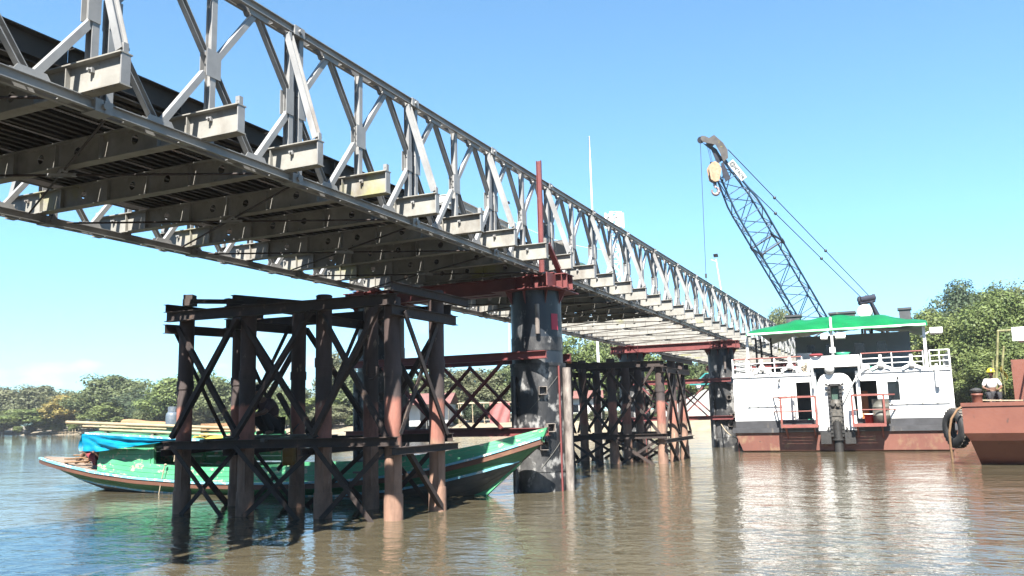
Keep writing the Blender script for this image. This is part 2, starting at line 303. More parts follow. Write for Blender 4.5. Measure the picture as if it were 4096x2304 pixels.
# ================================================================== the setting
def water():
    m = bpy.data.materials.new('river_water'); m.use_nodes = True; nt = m.node_tree; b = nt.nodes['Principled BSDF']; L = nt.links.new
    g = nd(nt, 'ShaderNodeNewGeometry')
    n1 = nd(nt, 'ShaderNodeTexNoise'); n1.inputs['Scale'].default_value = .12; n1.inputs['Detail'].default_value = 4; L(g.outputs['Position'], n1.inputs['Vector'])
    cr = nd(nt, 'ShaderNodeValToRGB'); e = cr.color_ramp.elements; e[0].position = .3; e[0].color = (.051, .043, .027, 1); e[1].position = .7; e[1].color = (.066, .057, .037, 1)
    L(n1.outputs['Fac'], cr.inputs[0]); L(cr.outputs[0], b.inputs['Base Color'])
    b.inputs['Roughness'].default_value = .035; b.inputs['IOR'].default_value = 1.333; b.inputs['Specular IOR Level'].default_value = .5
    hs = []
    for sc, st, dt, w in ((.55, (1, .7, 1), 3, .55), (2.3, (1.15, .75, 1), 4, .28), (7.5, (1.2, .8, 1), 3, .085)):
        mpn = nd(nt, 'ShaderNodeMapping'); mpn.inputs['Scale'].default_value = st; mpn.inputs['Rotation'].default_value = (0, 0, .35); L(g.outputs['Position'], mpn.inputs[0])
        n = nd(nt, 'ShaderNodeTexNoise'); n.inputs['Scale'].default_value = sc; n.inputs['Detail'].default_value = dt; n.inputs['Roughness'].default_value = .5; n.inputs['Distortion'].default_value = .4
        L(mpn.outputs[0], n.inputs['Vector'])
        k = nd(nt, 'ShaderNodeMath', operation='MULTIPLY'); k.inputs[1].default_value = w; L(n.outputs['Fac'], k.inputs[0]); hs.append(k.outputs[0])
    a = nd(nt, 'ShaderNodeMath', operation='ADD'); L(hs[0], a.inputs[0]); L(hs[1], a.inputs[1])
    a2 = nd(nt, 'ShaderNodeMath', operation='ADD'); L(a.outputs[0], a2.inputs[0]); L(hs[2], a2.inputs[1])
    # calmer and rougher patches of the river
    n2 = nd(nt, 'ShaderNodeTexNoise'); n2.inputs['Scale'].default_value = .09; n2.inputs['Detail'].default_value = 2; L(g.outputs['Position'], n2.inputs['Vector'])
    mr = nd(nt, 'ShaderNodeMapRange'); mr.inputs['From Min'].default_value = .35; mr.inputs['From Max'].default_value = .65; mr.inputs['To Min'].default_value = .55; mr.inputs['To Max'].default_value = 1.0; L(n2.outputs['Fac'], mr.inputs['Value'])
    bp = nd(nt, 'ShaderNodeBump'); bp.inputs['Distance'].default_value = .11; L(mr.outputs[0], bp.inputs['Strength']); L(a2.outputs[0], bp.inputs['Height']); L(bp.outputs[0], b.inputs['Normal'])
    MATS['river_water'] = m
water()
mb = MB(); mb.add([(-900, -1500, 0), (700, -1500, 0), (700, 1500, 0), (-900, 1500, 0)], [(0, 1, 2, 3)])
part('river', mb, 'river_water', None, kind='structure')
SHORE = [(420, 1500), (200, 500), (136, 250), (104, 142), (97, 118), (86, 88), (77, 62), (69, 42), (63.5, 28), (63, 18), (63, 9), (61, 0), (58, -9), (54, -22), (50, -45), (45, -100), (40, -400), (40, -1500)]
def shore(i, t):
    a, b = Vector(SHORE[i]), Vector(SHORE[i+1]); return a.lerp(b, t)
rows = []
for off, z in ((-6, -1.2), (0, -.08), (1.2, .25), (3, .55), (8, .85), (30, 1.2), (200, 2), (4000, 3)):
    r = []
    for i in range(len(SHORE)-1):
        for t in [k/6 for k in range(6)]:
            p = shore(i, t); nn = noise.noise(V(p.x*.13, p.y*.13, off)); w = 1.4 if abs(p.y) < 200 else 0
            r.append((p.x+off+nn*w, p.y, z+.25*noise.noise(V(p.x*.3, p.y*.3, off+9))*(1 if 0 < off < 100 else 0)))
    rows.append(r)
mb = MB(); mb.grid(rows); part('ground', mb, 'ground', None, kind='structure')
# sandy beach at the foot of the far bank under the bridge
rows = [[(p.x+off+noise.noise(V(p.y*.3, off, 2))*.7, p.y, z) for p in [shore(i, t/4) for i in (6, 7, 8, 9, 10, 11) for t in range(4)]] for off, z in ((-1.2, -.15), (.4, .30), (2.2, .66), (4.5, .9))]
mb = MB(); mb.grid(rows); part('beach', mb, 'sand', None, kind='structure')
# the near bank behind the viewpoint, where the bridge lands
rows = []
for off, z in ((4, -1.2), (0, -.08), (-1.5, .3), (-4, .9), (-12, 1.6), (-60, 2.2), (-2500, 3)):
    rows.append([(-18.5+off-.06*max(0, abs(y)-60)+1.6*noise.noise(V(y*.08, off, 4)), y, z) for y in [-1500, -600, -300]+list(range(-200, 201, 8))+[300, 600, 1500]])
mb = MB(); mb.grid([list(reversed(r)) for r in rows]); part('near_bank', mb, 'ground', None, kind='structure')
# ================================================================== truss bridge
BL, BW, BH, ZB = 3.048, 4.78, 2.074, 4.85
def zb(x): return ZB-.00285*x
bridge = thing('truss_bridge', 'long galvanised steel panel truss bridge crossing the brown river on black piers', 'bridge', (0, 0, ZB), (0, .00285, 0))
mb = MB()                                                    # the chords of one panel
for z in (0, BH):
    for s in (-1, 1):
        mb.chan((.05, s*.04, z), (BL-.05, s*.04, z), .11, .05, .009, flip=-s)
    for x in (.05, BL-.05):
        mb.box((x, 0, z), (.11, .20, .135))
    for x in [.38, 1.14, 1.9, 2.66]:
        mb.box((x, 0, z-.047), (.14, .07, .008)); mb.box((x+.1, 0, z+.047), (.2, .07, .008))
    for q in (.762, 2.286):
        sg = 1 if z == 0 else -1
        for s in (-1, 1):
            mb.prism([(q-.2, s*.048, z+sg*.056), (q+.2, s*.048, z+sg*.056), (q+.15, s*.048, z+sg*.13), (q-.15, s*.048, z+sg*.13)], (0, s*.008, 0))
for z in (0, BH):
    mb.tube((0, -.13, z), (0, .13, z), .032, n=10)
for x in (.10, BL-.10): mb.ibeam((x, 0, .03), (x, 0, BH-.03), .095, .085, .009, .008, up=(0, 1, 0))
ME_CH = mb.mesh('truss_panel', 'galv')
mb = MB(); mb.ibeam((0, 0, .056), (0, 0, BH-.056), .095, .085, .009, .008, up=(0, 1, 0)); ME_PO = mb.mesh('post', 'galv')
mb = MB(); mb.chan((.03, -.036, .075), (.65, -.036, .90), .075, .072, .009, up=(0, 0, 1), flip=-1); ME_DI = mb.mesh('diagonal', 'galv')
def gus(w):
    m = MB()
    for s in (-1, 1): m.box((0, s*.052, 0), (w, .009, .34))
    return m.mesh('gusset_plate', 'galv')
ME_GC, ME_GE = gus(.23), gus(.15)
PANELS = range(-6, 21)
for y in (0, BW):
    for k in PANELS:
        p = ob('truss_panel', ME_CH, bridge, (k*BL, y, 0))
        ob('post', ME_PO, p, (1.524, 0, 0))
        for q in (.762, 2.286):
            for rz in (0, math.pi):
                ob('diagonal', ME_DI, p, (q, 0, 0), (0, 0, rz)); ob('diagonal', ME_DI, p, (q, 0, BH), (math.pi, 0, rz))
        ob('gusset_plate', ME_GC, p, (1.524, 0, BH/2))
        ob('gusset_plate', ME_GE, p, (.13, 0, BH/2)); ob('gusset_plate', ME_GE, p, (BL-.13, 0, BH/2))
# transoms: I-beams with web holes, stiffeners and bolts
TY0, TY1, TZ0, TZ1 = -.62, BW+.62, .058, .395
mb = MB(); tf = .014
for z0, z1 in ((TZ0, TZ0+tf), (TZ1-tf, TZ1)): mb.b2((-.075, TY0, z0), (.075, TY1, z1))
holes = [1.05, 2.05, BW-2.05, BW-1.05]; hr, hz = .062, (TZ0+TZ1)/2+.02; ys = TY0+.02
for h in holes+[None]:
    ye = TY1-.02 if h is None else h-.12
    mb.b2((-.005, ys, TZ0+tf), (.005, ye, TZ1-tf))
    if h is None: break
    n = 16; za, zc = TZ0+tf, TZ1-tf; circ = []; sq = []
    for i in range(n):
        a = 2*math.pi*(i+.5)/n; c, s_ = math.cos(a), math.sin(a); circ.append((h+c*hr, hz+s_*hr))
        k = 1/max(abs(c), abs(s_)); yy, zz = h+c*k*.12, s_*k; sq.append((yy, (zc if zz > .99 else za if zz < -.99 else hz+zz*((zc-hz) if zz > 0 else (hz-za)))))
    for x in (-.005, .005):
        vs = [(x, a, b) for a, b in circ]+[(x, a, b) for a, b in sq]
        fs = [(i, (i+1) % n, n+(i+1) % n, n+i) for i in range(n)]
        mb.add(vs, fs if x > 0 else [tuple(reversed(f)) for f in fs])
    mb.add([(-.005, a, b) for a, b in circ]+[(.005, a, b) for a, b in circ], [(i, (i+1) % n, n+(i+1) % n, n+i) for i in range(n)])
    ys = h+.12
for y in (-.16, .16, .62, 1.6, 2.39, BW-1.6, BW-.62, BW-.16, BW+.16):
    mb.b2((-.06, y-.006, TZ0+tf), (.06, y+.006, TZ1-tf)) if y not in (-.16, BW+.16) else None
for y in (-.52, -.38, -.24, BW+.24, BW+.38, BW+.52):
    for z in (TZ0+.04, TZ1-.05): mb.tube((-.012, y, z), (.012, y, z), .014, n=8)
    for x in (-.05,): mb.tube((x, y, TZ0-.012), (x, y, TZ0), .016, n=8)
ME_TR = mb.mesh('transom', 'galv_dirty')
mb = MB(); mb.box((0, 0, (TZ0+TZ1)/2), (.11, .016, TZ1-TZ0-2*tf-.004)); mb.box((0, .03, TZ1+.05), (.06, .06, .10)); mb.tube((-.034, .03, TZ1+.055), (.034, .03, TZ1+.055), .014, n=8); ME_TE = mb.mesh('end_plate', 'galv')
mb = MB(); mb.box((0, 0, 0), (.035, .05, .05)); mb.tube((-.05, 0, 0), (.02, 0, 0), .016, n=8); ME_TC = mb.mesh('clamp_bolt', 'galv')
mb = MB(); mb.ibeam((0, -.075, BH-.13), (0, TY0+.06, TZ1+.03), .10, .085, .009, .008, up=(1, 0, 0)); mb.box((0, -.075, BH-.13), (.05, .06, .09)); ME_RK = mb.mesh('raker', 'galv')
for j in range(-12, 42):
    x = j*1.524+(-.20 if j % 2 == 0 else -.13)
    t = ob('transom', ME_TR, bridge, (x, 0, 0))
    ob('end_plate', ME_TE, t, (0, TY0+.012, 0)); ob('end_plate', ME_TE, t, (0, TY1-.012, 0), (0, 0, math.pi))
    for y in (-.17, BW+.17): ob('clamp_bolt', ME_TC, t, (-.025, y, .29))
    if j % 2 == 0:
        ob('raker', ME_RK, bridge, (x, 0, 0)); ob('raker', ME_RK, bridge, (x, BW, 0), (0, 0, math.pi))
# sway bracing: crossed rods with turnbuckles below the transoms
def rod(a, b):
    a, b = Vector(a), Vector(b); m = MB(); m.tube((0, 0, 0), b-a, .016, n=6); o = part('sway_brace', m, 'rust_beam', bridge, a)
    d = (b-a).normalized(); m = MB(); c = (b-a)*.5; sd = d.cross(V(0, 0, 1))
    for s in (-1, 1): m.bar(c-d*.16+sd*.035*s, c+d*.16+sd*.035*s, .02, .03)
    m.box(c-d*.16, (.05, .05, .04)); m.box(c+d*.16, (.05, .05, .04)); part('turnbuckle', m, 'galv', o)
for k in range(-5, 14):
    rod((k*BL+.25, .13, .035), ((k+1)*BL-.4, BW-.13, .035)); rod((k*BL+.25, BW-.13, .005), ((k+1)*BL-.4, .13, .005))
# steel deck units with ribs, laid as far as the second third of the span
DY0, DY1, DK = .52, BW-.52, 7
DU = (DY1-DY0)/4
mb = MB(); mb.b2((.006, .022, .60), (BL-.006, DU-.022, .615)); mb.b2((.006, .022, .45), (BL-.006, .034, .60)); mb.b2((.006, DU-.034, .45), (BL-.006, DU-.022, .60))
for x in (.02, 1.0, 2.0, BL-.03): mb.b2((x, .036, .50), (x+.012, DU-.036, .598))
ME_DK = mb.mesh('deck_unit', 'deck_steel')
mb = MB(); mb.chan((.01, 0, .50), (BL-.01, 0, .50), .19, .06, .01); ME_RB = mb.mesh('rib', 'deck_steel')
mb = MB(); mb.chan((.006, 0, .57), (BL-.006, 0, .57), .34, .10, .012); mb.bar((.006, -.06, .47), (BL-.006, -.06, .47), .10, .012); mb.box((1.5, -.03, .57), (.02, .09, .30)); ME_KB = mb.mesh('kerb_beam', 'deck_steel')
for k in range(-6, DK+1):
    hf = .5 if k == DK else 1
    for i in range(4):
        d = ob('deck_unit', ME_DK, bridge, (k*BL, DY0+i*DU, 0)); d.scale.x = hf
        for r_ in range(5): ob('rib', ME_RB, d, (0, .12+r_*.155, 0))
    ob('kerb_beam', ME_KB, bridge, (k*BL, DY0-.03, 0), (0, 0, 0)).scale.x = hf; ob('kerb_beam', ME_KB, bridge, ((k+hf)*BL, DY1+.03, 0), (0, 0, math.pi)).scale.x = hf
# stack of spare deck units on the deck
for i in range(3):
    m = MB()
    m.b2((0, 0, .17), (3.0, 1.35, .185))
    for y in [.02+j*.26 for j in range(6)]: m.chan((0, y, .085), (3.0, y, .085), .168, .06, .01)
    for x in (.01, 1, 2, 2.98): m.b2((x, .03, .03), (x+.01, 1.3, .165))
    ang = R(-2.5+2*i)
    single('steel_deck_unit', ('bottom', 'middle', 'top')[i]+' ribbed steel deck unit of the stack lying on the bridge', 'deck unit', m, 'pale_steel' if i else 'galv', (8.55+.08*i, .62+.05*i, zb(9)+.625+.2*i), (0, 0, ang), group='spare deck units stacked on the bridge')
# generator and tarped load further along the deck
gen = thing('generator', 'dark boxy generator with pipes standing on the bridge deck', 'generator', (14.6, .95, zb(14.6)+.62))
m = MB(); m.box((0, 0, .3), (1.2, .8, .45)); m.box((0, 0, .04), (1.3, .7, .07)); part('body', m, 'dark_metal', gen)
m = MB(); m.path([(-.4, 0, .5), (-.4, 0, .78), (-.2, .1, .82)], .05, 8); part('exhaust', m, 'dark_metal', gen)
m = MB(); m.tube((.2, -.35, .6), (.2, .35, .6), .14, n=12); part('fuel_tank', m, 'engine', gen)
m = MB(); rr = []
for i in range(9):
    rr.append([(-.7+1.4*j/10+.06*noise.noise(V(i, j, 1)), -.45+.9*i/8+.05*noise.noise(V(i, j, 5)), max(.0, (.55+.12*noise.noise(V(i*.6, j*.6, 3)))*(1-abs(i-4)/4.6)*(1-abs(j-5)/6)**.4)) for j in range(11)])
m.grid(rr); single('covered_load', 'low heap under a dark green sheet on the bridge deck', 'sheeted load', m, 'engine_green', (17.2, 1.0, zb(17)+.62))
# ================================================================== piers
def make_pier(xc, label, near):
    p = thing('bridge_pier', label, 'pier', (xc, BW/2, 0), group='two-column bridge piers')
    zt = zb(xc)-.06; hs = 2.09
    for s in (-1, 1):
        y = s*hs; c = MB(); n = 36
        c.tube((0, y, 2.72), (0, y, zt-.37), .575, n=n); col = part('column', c, 'pier_navy', p)
        c = MB(); c.tube((0, y, -2.5), (0, y, 2.74), .62, n=n); c.tube((0, y, 2.70), (0, y, 2.77), .632, n=n); c.tube((0, y, .42), (0, y, .47), .632, n=n); c.tube((0, y, 3.05), (0, y, 3.35), .585, n=n); part('casing', c, 'pier_black', col)
        for a in range(0, 360, 45):
            d = V(math.cos(R(a)), math.sin(R(a)), 0); b0 = V(0, y, zt-.37)+d*.57
            c = MB(); c.prism([b0, b0+d*.16, b0+V(0, 0, -.3)], d.cross(V(0, 0, 1))*.014); part('stiffener', c, 'red_oxide', col)
        c = MB(); c.box((0, y, zt-.357), (1.5, 1.55, .026)); part('head_plate', c, 'red_oxide', p)
        # vertical guide pipes on the column face
        for k, (ax, r_, z0, z1, mt) in enumerate(((R(266), .095, -2, 2.66, 'pipe_pale'), (R(249), .022, -2, 2.7, 'red_oxide'), (R(205), .05, 3.4, zt-.7, 'pipe_pale'), (R(150), .06, -2, 2.5, 'pier_black'))):
            q = V(math.cos(ax)*(.62+r_), y+math.sin(ax)*(.62+r_), 0); c = MB(); c.tube(q+V(0, 0, z0), q+V(0, 0, z1), r_, n=12); part('guide_pipe', c, mt, col)
        for z, a in ((2.16, 211), (1.36, 224), (.98, 211)):
            d = V(math.cos(R(a)), math.sin(R(a)), 0); t = d.cross(V(0, 0, 1)); c = MB(); o = V(0, y, z)+d*.60
            for (e0, e1) in ((t*.085+V(0, 0, .085), -t*.085+V(0, 0, .085)), (-t*.085+V(0, 0, .085), -t*.085-V(0, 0, .085)), (-t*.085-V(0, 0, .085), t*.085-V(0, 0, .085)), (t*.085-V(0, 0, .085), t*.085+V(0, 0, .085))):
                c.bar(o+d*.05+e0, o+d*.05+e1, .16, .012, up=d.cross((e1-e0).normalized()))
            part('bracket', c, 'pipe_pale', col)
    for x in (-.17, .17):                                       # twin cap beams
        c = MB(); c.ibeam((x, -hs-.85, zt-.172), (x, hs+.95, zt-.172), .34, .22, .02, .014)
        for y in (-hs-.75, -hs-.35, -hs, -hs+.4, hs-.4, hs, hs+.35, hs+.85): c.box((x-.055, y, zt-.172), (.095, .012, .296))
        part('cap_beam', c, 'red_oxide', p)
    for s in (-1, 1):
        for y in (s*hs, s*(hs+.5)):
            c = MB(); c.box((0, y, zt+.012), (.72, .20, .022)); part('bearing_plate', c, 'red_oxide', p)
    for z in (2.93, 1.28):                                      # horizontal struts and lattice on both faces
        for x in (-.73, .73): c = MB(); c.ibeam((x, -hs-.52, z), (x, hs+.52, z), .17, .17, .014, .010); part('strut', c, 'red_oxide', p)
    w = hs-.55
    for y0 in (-w, 0):
        for a, b in (((y0, 1.37), (y0+w, 2.84)), ((y0, 2.84), (y0+w, 1.37))):
            for off in (-.735 if a[1] < 2 else -.70, .70 if a[1] < 2 else .735):
                c = MB(); c.chan((off, a[0], a[1]), (off, b[0], b[1]), .11, .05, .008, up=(1, 0, 0)); part('brace', c, 'red_oxide', p)
    if near:
        c = MB(); c.chan((-.87, -BW/2-.25, zt-.05), (-.87, -BW/2-.25, 7.2), .11, .06, .01, up=(0, 1, 0)); part('guide_post', c, 'red_oxide', p)
        c = MB(); c.chan((-.66, -BW/2-.29, 5.36), (.42, -BW/2-.32, zt-.33), .12, .06, .01, up=(0, 1, 0)); part('stay', c, 'red_oxide', p)
        for q, w_ in ((-.52, .5), (.28, .3)): c = MB(); c.box((q, -BW/2-.30, zt-.18), (w_, .03, .3)); part('end_plate', c, 'red_oxide', p)
        q = [V(math.cos(R(a))*.582, -hs+math.sin(R(a))*.582, 0) for a in range(238, 259, 4)]; c = MB(); c.grid([[v+V(0, 0, 3.5) for v in q], [v+V(0, 0, 3.86) for v in q]]); part('painted_mark', c, 'flag_red', p)
        c = MB()
        pts = [V(math.cos(R(a))*.64, -hs+math.sin(R(a))*.64, .52+max(0, a-205)*.0125) for a in range(205, 252, 5)]; c.path(pts, .005, 5)
        pts = [V(math.cos(R(a))*.64, -hs+math.sin(R(a))*.64, 1.75+(a-185)*.012) for a in range(185, 250, 6)]; c.path(pts, .004, 5)
        part('wire', c, 'drum_grey', p)
    return p
make_pier(12.0, 'black two-column bridge pier beside the green wooden boat, with red guide post above its cap', True)
make_pier(33.3, 'black two-column bridge pier standing close to the white workboat', False)
make_pier(54.6, 'farthest two-column bridge pier, near the sandy bank behind the white workboat', False)
# ================================================================== pile trestles
def make_trestle(label, rows_x, ys, ztop, zmid, seed, broken=False):
    rnd = random.Random(seed); x0, x1 = rows_x[0], rows_x[-1]; y0, y1 = ys[0], ys[-1]
    t = thing('pile_trestle', label, 'trestle', (x0, y0, 0), group='rusty pile trestles')
    def P(x, y, z): return V(x-x0, y-y0, z)
    lean = {}
    for i, x in enumerate(rows_x):
        for j, y in enumerate(ys):
            dx, dy = rnd.uniform(-.04, .04), rnd.uniform(-.03, .07); zt = ztop+(rnd.uniform(.02, .3) if (i, j) != (0, 0) else -.02)
            a, b = P(x, y, -2), P(x-dx, y-dy*1.0, zt); lean[i, j] = (a, b)
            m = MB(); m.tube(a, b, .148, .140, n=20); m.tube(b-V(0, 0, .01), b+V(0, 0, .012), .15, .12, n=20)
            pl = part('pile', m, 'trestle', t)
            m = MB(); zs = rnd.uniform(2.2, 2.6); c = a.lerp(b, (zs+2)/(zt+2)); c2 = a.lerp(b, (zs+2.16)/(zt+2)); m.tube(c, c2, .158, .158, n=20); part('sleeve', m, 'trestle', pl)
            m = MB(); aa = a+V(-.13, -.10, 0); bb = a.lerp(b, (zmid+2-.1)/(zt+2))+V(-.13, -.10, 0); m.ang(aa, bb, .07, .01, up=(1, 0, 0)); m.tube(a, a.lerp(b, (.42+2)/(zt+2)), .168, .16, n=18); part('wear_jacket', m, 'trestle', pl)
    for i, x in enumerate(rows_x):                                   # beams across the bridge
        sx = -1 if i == 0 else 1
        for z, h, mt in ((ztop-.08, .19, 'rust_beam'), (zmid, .15, 'rust_beam')):
            m = MB(); m.ibeam(P(x+sx*.22, y0-.22, z), P(x+sx*.22, y1+.3, z+(.05 if z > 2 else -.03)), h, .13, .012, .01); part('cross_beam', m, mt, t)
        for j in range(len(ys)-1):
            ya, yb = ys[j], ys[j+1]
            for (a, b) in (((ya, zmid+.09), (yb, ztop-.2)), ((yb, zmid+.09), (ya, ztop-.2)), ((ya+.12, zmid-.1), (yb-.1, .02)), ((yb, zmid-.1), (ya+.2, -.1))):
                off = sx*(.17 if a[0] < b[0] else .30)
                if broken and i == 1 and j == len(ys)-2 and a[0] < b[0] and a[1] > 1: # one brace cut through
                    A, B = P(x+off, a[0], a[1]), P(x+off, b[0], b[1])
                    for (k0, k1) in ((0, .40), (.52, 1)):
                        m = MB(); m.ang(A.lerp(B, k0)+V(0, -.06*(k0 > 0), 0), A.lerp(B, k1)+V(0, -.06*(k0 > 0), 0), .085, .012, up=(1, 0, 0)); part('brace', m, 'rust_beam', t)
                    continue
                m = MB(); jit = rnd.uniform(-.08, .08); m.ang(P(x+off, a[0], a[1]), P(x+off, b[0]+jit, b[1]), .085, .012, up=(1, 0, 0)); part('brace', m, 'rust_beam', t)
    for j, y in enumerate(ys):                                       # beams along the bridge
        for z, h in ((ztop-.27, .17), (zmid-.16, .12), (ztop+.12, .15)):
            if z > ztop and j not in (0, 2, 3): continue
            sy = -1 if j == 0 else 1
            m = MB(); m.ibeam(P(x0-.35, y+sy*.20, z), P(x1+.45+(.5 if z > ztop else 0), y+sy*.20, z+.02*j), h, .11, .011, .009); part('side_beam', m, 'rust_beam', t)
        for i in range(len(rows_x)-1):
            xa, xb = rows_x[i], rows_x[i+1]; sy = -1 if j == 0 else 1
            for (a, b) in (((xa, zmid+.09), (xb, ztop-.2)), ((xb, zmid+.09), (xa, ztop-.25)), ((xa+.1, zmid-.1), (xb, -.05))):
                if j in (1,) and a[0] > b[0]: continue
                off = sy*(.17 if a[0] < b[0] else .27)
                m = MB(); m.ang(P(a[0], y+off, a[1]), P(b[0], y+off, b[1]), .085, .012, up=(0, 1, 0)); part('brace', m, 'rust_beam', t)
    return t, P
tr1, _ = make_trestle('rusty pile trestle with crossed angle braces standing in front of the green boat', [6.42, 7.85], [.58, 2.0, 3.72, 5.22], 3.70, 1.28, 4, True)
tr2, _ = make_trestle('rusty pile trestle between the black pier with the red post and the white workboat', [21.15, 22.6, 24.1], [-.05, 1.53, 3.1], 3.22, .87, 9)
# loose pieces on the near trestle
m = MB(); m.ang((6.1, 4.75, 3.86), (7.1, 3.2, 3.83), .09, .012); single('steel_angle', 'loose steel angle lying on top of the trestle by the boat', 'steel angle', m, 'rust_beam')
m = MB(); m.ibeam((6.25, 3.95, 3.90), (7.9, 3.35, 3.9), .16, .14, .012, .01); single('steel_beam', 'short loose beam lying across the pile heads of the trestle', 'steel beam', m, 'rust_beam')
m = MB(); m.box((0, 0, .06), (.22, .20, .12)); m.box((.02, .01, .17), (.2, .18, .09)); single('timber_block', 'dark wooden blocks on the outermost pile head of the trestle', 'block', m, 'rust_beam', (6.42, 5.16, 3.88), (0, 0, .4))
m = MB(); m.path([(6.05, .86, 2.62), (6.05, .86, 2.36), (6.05, .80, 2.30), (6.05, .72, 2.30), (6.05, .66, 2.36), (6.05, .66, 2.5)], .016, 7); single('hook_bar', 'bent steel hook hanging beside the sunlit pile', 'hook', m, 'rust_beam')
m = MB(); m.box((0, 0, .1), (.16, .12, .26)); single('beam_stub', 'short orange beam end standing on the trestle beside the pier', 'beam stub', m, 'orange', (21.0, 2.95, 3.32), (0, 0, .2))
# ================================================================== people
def body(name, pts, edges, mats_part, parent, subs=2):
    """one continuous skinned figure; pts: {key: (co, radius)}; first key is the root"""
    keys = list(pts); me = bpy.data.meshes.new(name); me.from_pydata([pts[k][0] for k in keys], [(keys.index(a), keys.index(b)) for a, b in edges], [])
    o = ob(name, me, parent); md = o.modifiers.new('skin', 'SKIN'); md.use_smooth_shade = True
    for i, k in enumerate(keys):
        r_ = pts[k][1]; me.skin_vertices[0].data[i].radius = (r_, r_) if not isinstance(r_, tuple) else r_; me.skin_vertices[0].data[i].use_root = i == 0
    o.modifiers.new('sub', 'SUBSURF').levels = subs; o.modifiers['sub'].render_levels = subs
    me.materials.append(MATS[mats_part]); return o
def hand(P_, key, elbow, wrist, fwd, side, curl=.5):
    """palm and five fingers added to a figure's skeleton"""
    w = Vector(wrist); f = Vector(fwd).normalized(); s = Vector(side).normalized(); n = f.cross(s); E_ = []
    P_[key+'p'] = (w+f*.055, .022); E_.append((elbow, key+'p'))
    for i, (o, l) in enumerate(((.030, .062), (.010, .072), (-.010, .068), (-.029, .055))):
        a = w+f*.095+s*o; b = a+f*l*.55-n*.01; c = b+(f*(1-curl)-n*curl).normalized()*l*.5
        for k, q, r_ in ((f'{key}{i}a', a, .0085), (f'{key}{i}b', b, .008), (f'{key}{i}c', c, .007)): P_[k] = (q, r_)
        E_ += [(key+'p', f'{key}{i}a'), (f'{key}{i}a', f'{key}{i}b'), (f'{key}{i}b', f'{key}{i}c')]
    a = w+f*.045+s*.045; b = a+f*.035+s*.022-n*.01
    P_[key+'t'] = (a, .010); P_[key+'u'] = (b, .008); E_ += [(key+'p', key+'t'), (key+'t', key+'u')]
    return E_
def head(parent, c, face, hairmat='hair', helmet=None):
    c = Vector(c); face = Vector(face).normalized(); sd = face.cross(V(0, 0, 1)).normalized(); up = sd.cross(face)
    def W(x, y, z): return c+sd*x+face*y+up*z
    m = MB(); rows = []
    for i in range(13):
        th = math.pi*i/12; z = -math.cos(th)*.115; rr = math.sin(th)
        r = []
        for k in range(17):
            a = 2*math.pi*k/16; x, y = math.cos(a)*rr*.078, math.sin(a)*rr*.094
            if z < -.02 and y < 0: y *= .72
            if z < -.04: x *= .86
            if y > .05 and -.035 < z < .02 and abs(x) < .02: y += .022           # nose
            if y > .05 and .012 < z < .04 and .015 < abs(x) < .05: y -= .008     # eye sockets
            r.append(W(x, y, z))
        rows.append(r)
    m.grid(rows); h = part('head', m, 'skin', parent)
    for s in (-1, 1):
        m = MB(); m.lathe([(.001, -.012), (.013, -.008), (.016, 0), (.012, .008), (.001, .012)], (0, 0, 0), 10); part('ear', m, 'skin', h, W(s*.079, -.005, 0), (0, R(90), 0))
        m = MB(); m.lathe([(.001, -.009), (.008, -.005), (.009, 0), (.008, .005), (.001, .009)], (0, 0, 0), 10); part('eye', m, 'ink', h, W(s*.03, .083, .02))
    m = MB(); m.path([W(-.024, .083, -.055), W(0, .09, -.053), W(.024, .083, -.055)], .005, 6); part('mouth', m, 'shorts_maroon', h)
    if helmet:
        m = MB(); m.lathe([(.14, .03), (.135, .036), (.112, .04), (.108, .085), (.085, .13), (.045, .152), (.001, .158)], (0, 0, 0), 20); part('helmet', m, helmet, parent, c+face*.01)
    else:
        m = MB(); rows = []
        for i in range(8):
            th = math.pi*(.36+.64*i/7); z = -math.cos(th)*.124; rr = math.sin(th)
            rows.append([W(math.cos(2*math.pi*k/16)*rr*.086, math.sin(2*math.pi*k/16)*rr*.102-.012, z+(.045 if math.sin(2*math.pi*k/16) > .3 and i < 3 else 0)) for k in range(17)])
        m.grid(rows); part('hair', m, 'hair', h)
# ================================================================== trees
def make_crown(seed, n_clump, n_leaf, leaf, squash=1.0, low=.12):
    """unit crown (height 1, width 1) of many leaf faces gathered in clumps"""
    rnd = random.Random(seed); mb = MB(); vs = []; fs = []
    cl = []
    for i in range(n_clump):
        while True:
            p = V(rnd.uniform(-1, 1), rnd.uniform(-1, 1), rnd.uniform(-1, 1))
            if .35 < p.length < 1: break
        w = .40*(.72+.42*noise.noise(p*1.7+V(seed, 0, 0))+.14)
        c = V(p.x*w, p.y*w, .56+p.z*.36*squash*(1+.3*noise.noise(V(p.x*2, p.y*2, seed))))
        cl.append((c, rnd.uniform(.07, .15)))
    for c, r_ in cl:
        for k in range(n_leaf):
            d = V(rnd.gauss(0, 1), rnd.gauss(0, 1), rnd.gauss(0, 1)).normalized(); rr = r_*rnd.uniform(.55, 1.08)
            q = c+V(d.x*rr, d.y*rr, d.z*rr*.75)
            if q.z < low*rnd.uniform(.2, 1.2): continue
            nn = (d*1.3+V(rnd.gauss(0, .4), rnd.gauss(0, .4), rnd.gauss(.35, .4))).normalized()
            t = nn.cross(V(rnd.gauss(0, 1), rnd.gauss(0, 1), rnd.gauss(0, 1))).normalized(); b = nn.cross(t); s = leaf*rnd.uniform(.6, 1.35); o = len(vs)
            vs += [q-t*s*.5, q-b*s*.33, q+t*s*.55, q+b*s*.33]; fs.append((o, o+1, o+2, o+3))
    mb.add(vs, fs); return mb.mesh('crown', 'leaf_green'), [c for c, _ in cl]
